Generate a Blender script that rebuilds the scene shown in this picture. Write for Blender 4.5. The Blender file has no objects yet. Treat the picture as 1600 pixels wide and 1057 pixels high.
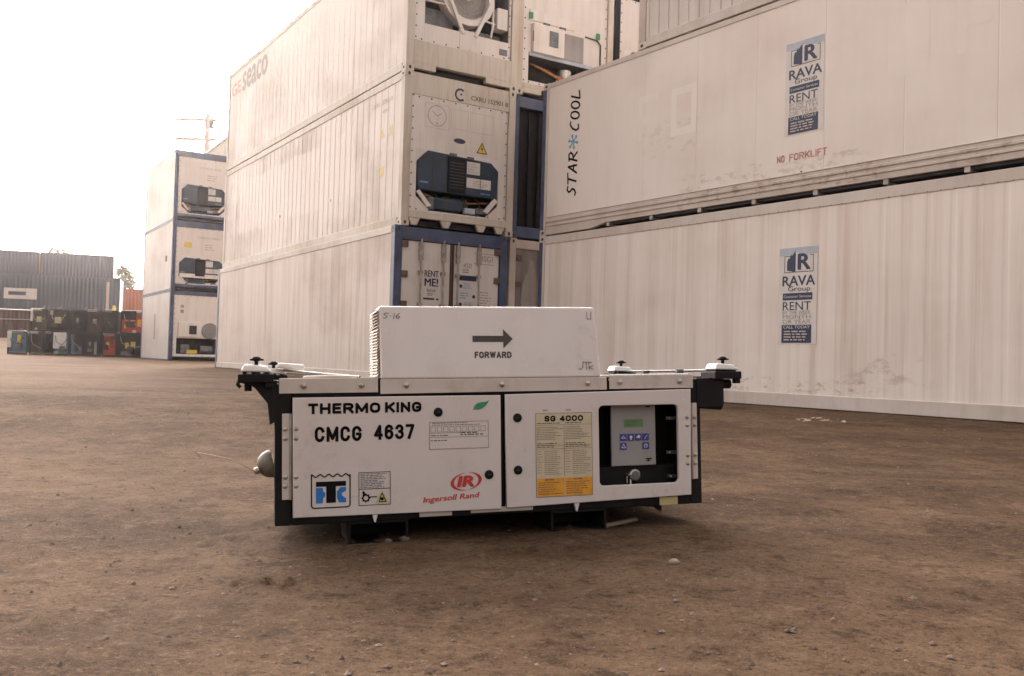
import bpy, math, random
import numpy as np
from mathutils import Vector, Matrix, noise as mnoise
random.seed(7); rng = np.random.default_rng(7)
scene = bpy.context.scene
col = scene.collection
R_ = math.radians

# ------------------------------------------------------------------ camera
CAM_H, FPX, PITCH, ROLL = 0.70, 1446.9, 0.02418, 0.02821
cd = bpy.data.cameras.new('camera'); cam = bpy.data.objects.new('camera', cd); col.objects.link(cam)
cd.sensor_width = 36; cd.lens = FPX / 1600 * 36; cd.clip_start = 0.05; cd.clip_end = 3000
c_, s_ = math.cos(PITCH), math.sin(PITCH); cr, sr = math.cos(ROLL), math.sin(ROLL)
fw = Vector((0, c_, s_)); rt = Vector((1, 0, 0)); up = Vector((0, -s_, c_))
r2 = rt * cr + up * sr; u2 = up * cr - rt * sr
M = Matrix((r2, u2, -fw)).transposed().to_4x4(); M.translation = (0, 0, CAM_H)
cam.matrix_world = M
scene.camera = cam

# ------------------------------------------------------------------ world and sun
SUN_AZ, SUN_EL = R_(-8.5), R_(22.5)          # azimuth measured from +Y towards +X
w = bpy.data.worlds.new("World"); scene.world = w; w.use_nodes = True
wn = w.node_tree; wn.nodes.clear()
wo = wn.nodes.new('ShaderNodeOutputWorld'); bg = wn.nodes.new('ShaderNodeBackground')
sky = wn.nodes.new('ShaderNodeTexSky'); sky.sky_type = 'NISHITA'; sky.sun_disc = False
sky.sun_elevation = SUN_EL; sky.sun_rotation = SUN_AZ; sky.air_density = 1.0; sky.dust_density = 6.0; sky.ozone_density = 0.6
hs = wn.nodes.new('ShaderNodeHueSaturation'); hs.inputs['Saturation'].default_value = 0.18
mx = wn.nodes.new('ShaderNodeMix'); mx.data_type = 'RGBA'; mx.blend_type = 'MULTIPLY'; mx.inputs[0].default_value = 1.0
mx.inputs[7].default_value = (1.0, 0.905, 0.85, 1)
wn.links.new(sky.outputs[0], hs.inputs['Color']); wn.links.new(hs.outputs[0], mx.inputs[6])
# hazy air: the sky is brightest round the sun and falls away behind the viewer
tcw = wn.nodes.new('ShaderNodeTexCoord'); dt = wn.nodes.new('ShaderNodeVectorMath'); dt.operation = 'DOT_PRODUCT'
dt.inputs[1].default_value = (math.sin(SUN_AZ) * math.cos(SUN_EL), math.cos(SUN_AZ) * math.cos(SUN_EL), math.sin(SUN_EL))
mr = wn.nodes.new('ShaderNodeMapRange'); mr.interpolation_type = 'SMOOTHSTEP'
for i_, v_ in ((1, -.95), (2, .75), (3, .40), (4, 1.6)): mr.inputs[i_].default_value = v_
vm = wn.nodes.new('ShaderNodeVectorMath'); vm.operation = 'SCALE'
wn.links.new(tcw.outputs['Generated'], dt.inputs[0]); wn.links.new(dt.outputs['Value'], mr.inputs[0]); wn.links.new(mr.outputs[0], vm.inputs['Scale'])
wn.links.new(mx.outputs[2], vm.inputs[0]); wn.links.new(vm.outputs[0], bg.inputs[0]); wn.links.new(bg.outputs[0], wo.inputs[0])
bg.inputs[1].default_value = 0.12
sl = bpy.data.lights.new('sun', 'SUN'); so = bpy.data.objects.new('sun', sl); col.objects.link(so)
sl.energy = 0.65; sl.angle = R_(15); sl.color = (1.0, 0.90, 0.78)
sd = Vector((math.sin(SUN_AZ) * math.cos(SUN_EL), math.cos(SUN_AZ) * math.cos(SUN_EL), math.sin(SUN_EL)))
so.rotation_euler = sd.to_track_quat('Z', 'Y').to_euler(); so.location = (0, 0, 30)
vs = scene.view_settings
vs.view_transform = 'Standard'; vs.look = 'None'; vs.gamma = 1; vs.exposure = 2.28; vs.use_curve_mapping = False
scene.render.engine = 'CYCLES'
scene.cycles.max_bounces = 6; scene.cycles.use_denoising = True

# ------------------------------------------------------------------ materials
class NT:
    def __init__(s, name):
        s.m = bpy.data.materials.new(name); s.m.use_nodes = True; s.t = s.m.node_tree
        s.b = s.t.nodes['Principled BSDF']; s.tc = s.t.nodes.new('ShaderNodeTexCoord'); s.co = s.tc.outputs['Object']
        s.rnd = None
    def L(s, a, b): s.t.links.new(a, b)
    def V(s, sock, v):
        if isinstance(v, (int, float)): sock.default_value = v
        elif isinstance(v, (tuple, list)): sock.default_value = tuple(v) + ((1,) if len(v) == 3 and len(sock.default_value) == 4 else ())
        else: s.L(v, sock)
    def math(s, op, a, b=0.0, clamp=False):
        n = s.t.nodes.new('ShaderNodeMath'); n.operation = op; n.use_clamp = clamp; s.V(n.inputs[0], a); s.V(n.inputs[1], b); return n.outputs[0]
    def noise(s, scale=(1, 1, 1), detail=4, rough=.55, sc=1.0, off=0.0):
        mp = s.t.nodes.new('ShaderNodeMapping'); mp.inputs['Scale'].default_value = scale; mp.inputs['Location'].default_value = (off, off * .7, off * 1.3)
        s.L(s.co, mp.inputs[0]); n = s.t.nodes.new('ShaderNodeTexNoise'); n.noise_dimensions = '4D'
        n.inputs['Scale'].default_value = sc; n.inputs['Detail'].default_value = detail; n.inputs['Roughness'].default_value = rough
        if s.rnd is None:
            oi = s.t.nodes.new('ShaderNodeObjectInfo'); s.rnd = s.math('MULTIPLY', oi.outputs['Random'], 40.0)
        s.L(mp.outputs[0], n.inputs['Vector']); s.L(s.rnd, n.inputs['W']); return n.outputs['Fac']
    def ramp(s, v, a, b):
        n = s.t.nodes.new('ShaderNodeMapRange'); n.interpolation_type = 'SMOOTHSTEP'; n.inputs[1].default_value = a; n.inputs[2].default_value = b
        n.inputs[3].default_value = 0; n.inputs[4].default_value = 1; s.V(n.inputs[0], v); return n.outputs[0]
    def mix(s, f, a, b, mode='MIX'):
        n = s.t.nodes.new('ShaderNodeMix'); n.data_type = 'RGBA'; n.blend_type = mode; s.V(n.inputs[0], f); s.V(n.inputs[6], a); s.V(n.inputs[7], b); return n.outputs[2]
    def axis(s, i):
        n = s.t.nodes.new('ShaderNodeSeparateXYZ'); s.L(s.co, n.inputs[0]); return n.outputs[i]
    def band(s, v, a, b, e): return s.math('MULTIPLY', s.ramp(v, a - e, a + e), s.math('SUBTRACT', 1.0, s.ramp(v, b - e, b + e)))
    def bump(s, h, strength=.3, dist=.01):
        n = s.t.nodes.new('ShaderNodeBump'); n.inputs['Strength'].default_value = strength; n.inputs['Distance'].default_value = dist
        s.V(n.inputs['Height'], h); s.L(n.outputs[0], s.b.inputs['Normal'])
    def done(s, colr, rough=.5, metal=0.0, spec=.5):
        s.V(s.b.inputs['Base Color'], colr); s.V(s.b.inputs['Roughness'], rough); s.V(s.b.inputs['Metallic'], metal)
        s.b.inputs['Specular IOR Level'].default_value = spec; return s.m

def plain(name, c, rough=.5, metal=0.0, var=.12, sc=6.0, bump=0.0, dirt=(.20, .15, .11), dirt_amt=.0, spec=None):
    n = NT(name); f = n.noise((1, 1, 1), 4, .6, sc)
    lo = tuple(x * (1 - var) for x in c); hi = tuple(min(1, x * (1 + var)) for x in c)
    k = n.mix(n.ramp(f, .3, .7), lo, hi)
    if dirt_amt: k = n.mix(n.math('MULTIPLY', n.ramp(n.noise((1, 1, 1), 6, .65, sc * .6, 3.1), .45, .75), dirt_amt), k, dirt)
    if bump: n.bump(f, bump, .004)
    return n.done(k, n.math('ADD', n.math('MULTIPLY', n.noise((1, 1, 1), 3, .5, sc * 2, 9), .2), rough - .1), metal, spec if spec is not None else (.2 if max(c) < .03 else .45))

def wallpaint(name, base, stain, streak=.35, blotch=.3, sx=3.0, rust=.0, zscale=.12, scuff=None, patch=None, spec=.3, rough=.5):
    """weathered paint on a tall panel: vertical runs of grime, broad cloudy staining and rust flecks"""
    n = NT(name)
    runs = n.noise((sx, sx, zscale), 5, .65, 1.6)
    fine = n.noise((sx * 5, sx * 5, zscale * 2), 4, .6, 1.6, 5)
    broad = n.noise((.35, .35, .6), 5, .6, 1.2, 2)
    speck = n.noise((1, 1, 1), 6, .7, 2.2, 8)
    f = n.math('MULTIPLY', n.ramp(runs, .42, .72), streak)
    f = n.math('ADD', f, n.math('MULTIPLY', n.ramp(fine, .45, .75), streak * .5))
    f = n.math('ADD', f, n.math('MULTIPLY', n.ramp(broad, .42, .7), blotch))
    f = n.math('ADD', f, n.math('MULTIPLY', n.ramp(speck, .55, .8), .14))
    if patch:
        y0, y1, z0, z1, amt = patch
        wob = n.math('MULTIPLY', n.math('SUBTRACT', n.noise((1, 1, 1), 4, .6, 1.3, 4), .5), .5)
        m = n.math('MULTIPLY', n.band(n.math('ADD', n.axis(1), wob), y0, y1, .06), n.band(n.math('ADD', n.axis(2), wob), z0, z1, .05))
        f = n.math('MULTIPLY', f, n.math('SUBTRACT', 1.0, n.math('MULTIPLY', m, amt)))
    f = n.math('MINIMUM', f, 1.0)
    k = n.mix(f, base, stain)
    if rust:
        rm = n.math('MULTIPLY', n.ramp(n.noise((1.5, 1.5, .6), 6, .7, 2.4, 12), .66, .74), rust)
        k = n.mix(rm, k, (.16, .085, .045))
    if scuff:
        for (y0, y1, z0, z1, amt, sc) in scuff:
            m = n.math('MULTIPLY', n.band(n.axis(1), y0, y1, .25), n.band(n.axis(2), z0, z1, .05))
            q = n.ramp(n.noise((1.6, 1.6, 3.2), 6, .7, sc, 15), .5, .62)
            k = n.mix(n.math('MULTIPLY', n.math('MULTIPLY', m, q), amt), k, (.24, .15, .085))
    n.bump(n.noise((1, 1, .6), 3, .5, 1.6, 6), .25, .012)
    return n.done(k, n.math('ADD', n.math('MULTIPLY', f, .25), rough), 0.0, spec)

WB, WS = (.74, .665, .61), (.40, .335, .285)
MAT = {}
MAT['white_wall_a'] = wallpaint('weathered_white_paint', (.66, .575, .52), (.43, .345, .285), .45, .35, 3.0, .15)
MAT['white_wall_b'] = wallpaint('ribbed_white_paint', WB, (.44, .36, .28), .30, .45, 2.2, .25, patch=(2.4, 10.6, .87, 2.26, .75))
MAT['white_wall_c'] = wallpaint('cream_white_paint', (.75, .68, .62), (.52, .43, .345), .25, .4, 2.2, .2)
MAT['white_wall_r1'] = wallpaint('streaked_white_paint', (.79, .70, .64), (.52, .42, .34), .50, .22, 2.0, .12, .07, scuff=[(5.2, 9.0, .2, .40, .45, 4.0), (4.5, 5.5, .3, .75, .3, 2)])
MAT['white_wall_r2'] = wallpaint('chalky_white_paint', (.78, .70, .645), (.60, .505, .435), .18, .35, 1.4, .14, .3, scuff=[(5.4, 8.6, .33, .62, .28, 3.6), (8.2, 9.6, 1.0, 1.6, .15, 3.0)])
MAT['ghost'] = wallpaint('cleaner_white_paint', (.80, .725, .67), (.64, .55, .48), .2, .3, 1.4, .0, .3)
MAT['white_wall_l'] = wallpaint('pale_white_paint', (.64, .585, .545), (.45, .38, .32), .3, .3, 3.0, .1)
MAT['white_end'] = wallpaint('end_white_paint', (.73, .675, .63), (.48, .41, .355), .3, .3, 4.0, .25, .3)
MAT['cream_frame'] = wallpaint('cream_frame_paint', (.60, .545, .47), (.33, .22, .13), .35, .35, 6.0, .6, .5)
MAT['white_rail'] = wallpaint('white_rail_paint', (.60, .535, .485), (.34, .25, .18), .25, .35, 2.0, .6, .8)
MAT['rusty_rail'] = wallpaint('rusty_white_rail_paint', (.60, .535, .485), (.34, .25, .18), .25, .35, 2.0, .5, .8, scuff=[(5.0, 8.8, .1, .36, .6, 3.4), (2.5, 4.2, .1, .30, .6, 2.4)])
MAT['blue_frame'] = plain('blue_frame_paint', (.055, .075, .145), .45, var=.3, sc=3, dirt=(.16, .11, .08), dirt_amt=.5)
MAT['navy_panel'] = plain('dark_navy_paint', (.005, .0065, .011), .5, var=.25, sc=2, dirt=(.03, .026, .022), dirt_amt=.4)
MAT['oct_blue'] = plain('dark_blue_housing', (.016, .034, .062), .42, var=.25, sc=4, dirt=(.10, .09, .08), dirt_amt=.25)
MAT['machine_dark'] = plain('dark_machinery', (.03, .03, .033), .6, var=.4, sc=9, dirt=(.13, .09, .06), dirt_amt=.5)
MAT['machine_grey'] = plain('grey_machinery', (.13, .14, .15), .5, var=.35, sc=7, dirt=(.2, .14, .09), dirt_amt=.5)
MAT['copper'] = plain('copper_pipe', (.36, .17, .07), .45, .6, var=.3, sc=9)
MAT['grey_door'] = wallpaint('grey_door_paint', (.24, .225, .215), (.13, .10, .085), .4, .5, 5.0, .5, .5)
MAT['rust_patch'] = wallpaint('peeled_primer', (.34, .32, .31), (.2, .17, .15), .3, .4, 5, .3, .4)
MAT['gasket'] = plain('brown_gasket', (.09, .05, .04), .7)
MAT['lockrod'] = plain('galvanised_rod', (.36, .325, .29), .45, .3, var=.3, sc=8, dirt_amt=.3)
MAT['hinge_brown'] = plain('rusty_hinge', (.14, .085, .07), .7, var=.3, sc=12)
MAT['black'] = plain('black_frame_paint', (.007, .006, .007), .62, var=.3, sc=7, dirt=(.05, .04, .03), dirt_amt=.2)
MAT['black_rubber'] = plain('black_plastic', (.006, .0055, .0055), .65, var=.2, sc=20)
def hero_white(name, base, dirt, rough=.24, spec=.5):
    n = NT(name)
    f = n.math('MULTIPLY', n.ramp(n.noise((1, 1, 1), 6, .65, 5.0), .5, .78), .5)
    f = n.math('ADD', f, n.math('MULTIPLY', n.ramp(n.noise((9, 9, 1.2), 5, .6, 1.6, 4), .5, .75), .18))
    splash = n.math('MULTIPLY', n.ramp(n.noise((1, 1, .8), 6, .7, 3.2, 21), .52, .62), n.ramp(n.noise((1, 1, 1), 5, .7, 26, 7), .42, .68))
    f = n.math('ADD', f, n.math('MULTIPLY', splash, .45), True)
    scr = n.math('MULTIPLY', n.ramp(n.noise((5, 5, 60), 2, .5, 1.0, 31), .70, .74), n.ramp(n.noise((1, 1, 1), 3, .5, 4, 33), .52, .6))
    f = n.math('ADD', f, n.math('MULTIPLY', scr, .5), True)
    k = n.mix(f, base, dirt)
    sp = n.ramp(n.noise((1, 1, 1), 3, .5, 85, 11), .74, .80)
    k = n.mix(n.math('MULTIPLY', sp, .4), k, (.2, .15, .11))
    n.bump(n.noise((1, 1, 1), 2, .5, 3, 2), .06, .01)
    return n.done(k, n.math('ADD', n.math('MULTIPLY', f, .4), rough), 0, spec)
MAT['hero_white'] = hero_white('white_enamel', (.64, .575, .545), (.42, .34, .29))
MAT['cover_white'] = hero_white('white_sheet_metal', (.70, .645, .615), (.52, .45, .405))
MAT['flange_white'] = hero_white('dusty_white_metal', (.56, .49, .44), (.32, .25, .19), .6, .2)
MAT['bolt'] = plain('zinc_bolt', (.42, .38, .30), .4, .7, var=.3, sc=60)
MAT['cap_white'] = plain('white_clamp_paint', (.66, .63, .60), .4, var=.1, sc=9, dirt_amt=.3)
MAT['ink'] = plain('black_vinyl', (.005, .0045, .005), .55, var=.1, spec=.12)
MAT['marker'] = plain('marker_ink', (.10, .09, .085), .6, var=.3, sc=40)
MAT['faint_ink'] = plain('faded_grey_print', (.34, .30, .27), .6, var=.2, sc=30)
MAT['pale_ink'] = plain('ghost_grey_print', (.46, .41, .37), .6, var=.2, sc=30)
MAT['blue_ink'] = plain('bright_blue_vinyl', (.015, .17, .50), .4, var=.08)
MAT['sky_ink'] = plain('light_blue_vinyl', (.13, .33, .52), .45, var=.1)
MAT['red_ink'] = plain('red_vinyl', (.52, .035, .035), .45, var=.15, sc=40)
MAT['faded_red'] = plain('faded_red_paint', (.50, .20, .15), .6, var=.25, sc=9)
MAT['green_ink'] = plain('green_vinyl', (.03, .26, .13), .45, var=.2, sc=50)
MAT['cream_label'] = plain('cream_label_vinyl', (.56, .47, .33), .5, var=.05, sc=20)
MAT['orange_label'] = plain('orange_warning_vinyl', (.68, .31, .025), .5, var=.12, sc=30)
MAT['yellow_label'] = plain('yellow_warning_vinyl', (.60, .43, .06), .5, var=.1)
MAT['yellow_faded'] = plain('faded_yellow_vinyl', (.50, .42, .20), .5, var=.1)
MAT['navy_ink'] = plain('navy_vinyl', (.022, .03, .075), .45, var=.15, sc=12)
MAT['sign_blue'] = plain('pale_blue_vinyl', (.40, .43, .49), .5, var=.1, sc=5)
MAT['sign_white'] = plain('white_vinyl', (.64, .59, .55), .5, var=.05, sc=5)
MAT['panel_grey'] = plain('grey_control_panel', (.30, .285, .28), .4, var=.06, sc=6)
MAT['lcd'] = plain('green_display_glass', (.13, .24, .10), .2, var=.1, sc=30)
MAT['key_blue'] = plain('blue_key_pad', (.04, .045, .26), .4, var=.1)
MAT['steel'] = plain('dull_steel', (.40, .37, .33), .35, .8, var=.25, sc=20, dirt_amt=.3)
MAT['shell'] = plain('silver_painted_shell', (.19, .16, .13), .5, .0, var=.4, sc=14, dirt_amt=.6)
MAT['wire'] = plain('pale_wire', (.50, .38, .29), .6)
MAT['c_grey'] = wallpaint('slate_grey_paint', (.052, .066, .095), (.042, .049, .064), .4, .4, 1.2, .05, .2)
MAT['c_navy'] = wallpaint('faded_indigo_paint', (.034, .042, .085), (.036, .037, .060), .5, .4, .8, .1, .2)
MAT['c_maroon'] = wallpaint('maroon_paint', (.085, .035, .034), (.06, .03, .03), .4, .4, 1.2, .1, .2)
MAT['c_orange'] = wallpaint('rust_orange_paint', (.30, .09, .045), (.2, .07, .04), .4, .4, 1.2, .1, .2)
MAT['c_red'] = plain('brown_red_post', (.030, .016, .020), .6)
MAT['g_black'] = plain('soot_black_paint', (.022, .018, .018), .5, var=.4, sc=5, dirt=(.1, .06, .05), dirt_amt=.4)
MAT['g_blue'] = plain('dusty_blue_paint', (.05, .13, .22), .5, var=.2, sc=4, dirt_amt=.3)
MAT['g_red'] = plain('bright_red_paint', (.38, .035, .03), .5, var=.25, sc=4, dirt_amt=.2)
MAT['g_brown'] = plain('dark_brown_paint', (.045, .026, .022), .55, var=.3, sc=5)
MAT['pole_wood'] = plain('weathered_pole_wood', (.42, .33, .29), .8, var=.2, sc=3)
MAT['bark'] = plain('palm_bark', (.12, .085, .06), .9, var=.3, sc=6)
MAT['leaf'] = plain('dry_green_leaf', (.10, .11, .045), .6, var=.45, sc=2)
MAT['wood'] = plain('grey_weathered_wood', (.20, .145, .11), .85, var=.35, sc=25)
MAT['stone'] = plain('dusty_stone', (.125, .09, .068), .9, var=.4, sc=14)
MAT['grit_pale'] = plain('pale_grit', (.20, .15, .115), .9, var=.4, sc=14)
MAT['stone_pale'] = plain('pale_stone', (.27, .21, .165), .85, var=.2, sc=14)
MAT['straw'] = plain('straw_paper', (.40, .31, .22), .9, var=.25, sc=8)
MAT['twig'] = plain('dry_twig', (.055, .038, .028), .9, var=.4, sc=20)

def dirt_material():
    n = NT('packed_brown_dirt')
    a = n.noise((1, 1, 1), 8, .62, .45); b = n.noise((1, 1, 1), 8, .7, 2.2, 4); c = n.noise((1, 1, 1), 7, .72, 11, 7); d = n.noise((1, 1, 1), 5, .75, 55, 9); e = n.noise((1, 1, 1), 3, .6, 190, 10)
    lane = n.noise((.25, 1.1, 1), 5, .6, 1.0, 13)
    k = n.mix(n.ramp(a, .38, .64), (0.0740, 0.0435, 0.0252), (0.1432, 0.0888, 0.0533))
    k = n.mix(n.math('MULTIPLY', n.ramp(b, .44, .66), .7), k, (0.1933, 0.1242, 0.0759))
    k = n.mix(n.math('MULTIPLY', n.ramp(b, .46, .30), .6), k, (0.0621, 0.0360, 0.0205))
    k = n.mix(n.math('MULTIPLY', n.ramp(lane, .50, .66), .55), k, (0.1969, 0.1279, 0.0791))
    k = n.mix(n.math('MULTIPLY', n.ramp(c, .50, .34), .75), k, (0.0430, 0.0249, 0.0144))
    k = n.mix(n.math('MULTIPLY', n.ramp(c, .54, .68), .55), k, (0.2327, 0.1556, 0.0985))
    k = n.mix(n.math('MULTIPLY', n.ramp(d, .48, .34), .8), k, (0.0382, 0.0232, 0.0139))
    k = n.mix(n.math('MULTIPLY', n.ramp(d, .53, .68), .65), k, (0.2446, 0.1673, 0.1077))
    k = n.mix(n.math('MULTIPLY', n.ramp(e, .60, .70), .6), k, (0.3102, 0.2206, 0.1488))
    k = n.mix(n.math('MULTIPLY', n.ramp(e, .42, .32), .65), k, (0.0357, 0.0221, 0.0133))
    h = n.math('ADD', n.math('MULTIPLY', c, .45), n.math('MULTIPLY', d, .55)); h = n.math('ADD', h, n.math('MULTIPLY', e, .22))
    h = n.math('ADD', h, n.math('MULTIPLY', b, .3))
    n.bump(h, 1.0, .04)
    return n.done(k, .95, 0, .1)
MAT['dirt'] = dirt_material()

# ------------------------------------------------------------------ mesh helpers
class Frame:
    """a flat surface to lay writing on: origin, right, up, outward"""
    def __init__(s, o, r, u): s.o, s.r, s.u = Vector(o), Vector(r), Vector(u); s.n = s.r.cross(s.u)
    def p(s, x, y, d=0.0): return s.o + s.r * x + s.u * y + s.n * d

def _arc(cx, cy, rx, ry, a0, a1, n=8): return [(cx + rx * math.cos(R_(a0 + (a1 - a0) * k / n)), cy + ry * math.sin(R_(a0 + (a1 - a0) * k / n))) for k in range(n + 1)]
_o = _arc(.5, .68, .5, .32, 0, 180, 12) + _arc(.5, .32, .5, .32, 180, 360, 12); _o.append(_o[0])
_c = _arc(.5, .68, .5, .32, 15, 180, 12) + _arc(.5, .32, .5, .32, 180, 345, 12)
BLOCK = {'T': [[(0, 1), (1, 1)], [(.5, 1), (.5, 0)]], 'H': [[(0, 0), (0, 1)], [(1, 0), (1, 1)], [(0, .5), (1, .5)]], 'E': [[(1, 1), (0, 1), (0, 0), (1, 0)], [(0, .52), (.9, .52)]],
    'F': [[(1, 1), (0, 1), (0, 0)], [(0, .52), (.85, .52)]], 'L': [[(0, 1), (0, 0), (1, 0)]], 'I': [[(.5, 0), (.5, 1)]], 'N': [[(0, 0), (0, 1), (1, 0), (1, 1)]], 'M': [[(0, 0), (0, 1), (.5, .12), (1, 1), (1, 0)]],
    'W': [[(0, 1), (.25, 0), (.5, 1), (.75, 0), (1, 1)]], 'K': [[(0, 0), (0, 1)], [(1, 1), (.02, .36)], [(.36, .58), (1, 0)]], 'A': [[(0, 0), (.5, 1), (1, 0)], [(.2, .30), (.8, .30)]],
    'R': [[(0, 0), (0, 1), (.6, 1)] + _arc(.62, .74, .38, .26, 90, -90, 8) + [(0, .48)], [(.55, .48), (1, 0)]], 'D': [[(0, 0), (0, 1), (.45, 1)] + _arc(.45, .5, .55, .5, 90, -90, 12) + [(0, 0)]],
    'O': [_o], '0': [_o], 'C': [_c], 'G': [_c[:-1] + [(1, .32), (1, .46), (.58, .46)]], 'S': [_arc(.5, .75, .48, .25, 10, 180, 8) + _arc(.5, .75, .48, .25, 180, 262, 4)[1:] + _arc(.5, .25, .5, .25, 82, -10, 6) + _arc(.5, .25, .5, .25, -10, -172, 8)[1:]],
    '4': [[(.76, 0), (.76, 1), (.0, .26), (1, .26)]], '6': [_arc(.5, .72, .48, .28, 15, 180, 8) + [(0, .3)], _arc(.5, .30, .5, .30, 0, 360, 16)], '3': [_arc(.48, .76, .46, .24, 165, -88, 10) + _arc(.48, .27, .52, .27, 88, -165, 10)], '7': [[(0, 1), (1, 1), (.32, 0)]]}
BLOCK_W = {'I': .28, 'M': 1.22, 'W': 1.3, 'T': .92, 'E': .85, 'F': .8, 'L': .8, ' ': .35}
_tc = {}
def text_geo(s, bold=0.0):
    bold = 0.0
    key = (s, bold)
    if key in _tc: return _tc[key]
    cu = bpy.data.curves.new('t', 'FONT'); cu.body = s; cu.size = 1; cu.offset = bold; cu.resolution_u = 3
    o = bpy.data.objects.new('t', cu); col.objects.link(o); bpy.context.view_layer.update()
    me = o.evaluated_get(bpy.context.evaluated_depsgraph_get()).to_mesh()
    v = np.array([x.co[:2] for x in me.vertices]); f = [tuple(p.vertices) for p in me.polygons]
    o.evaluated_get(bpy.context.evaluated_depsgraph_get()).to_mesh_clear()
    bpy.data.objects.remove(o); bpy.data.curves.remove(cu)
    lo, hi = v.min(0), v.max(0); v = (v - lo) / (hi - lo)
    _tc[key] = (v, f, (hi - lo)[0] / (hi - lo)[1]); return _tc[key]

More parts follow.
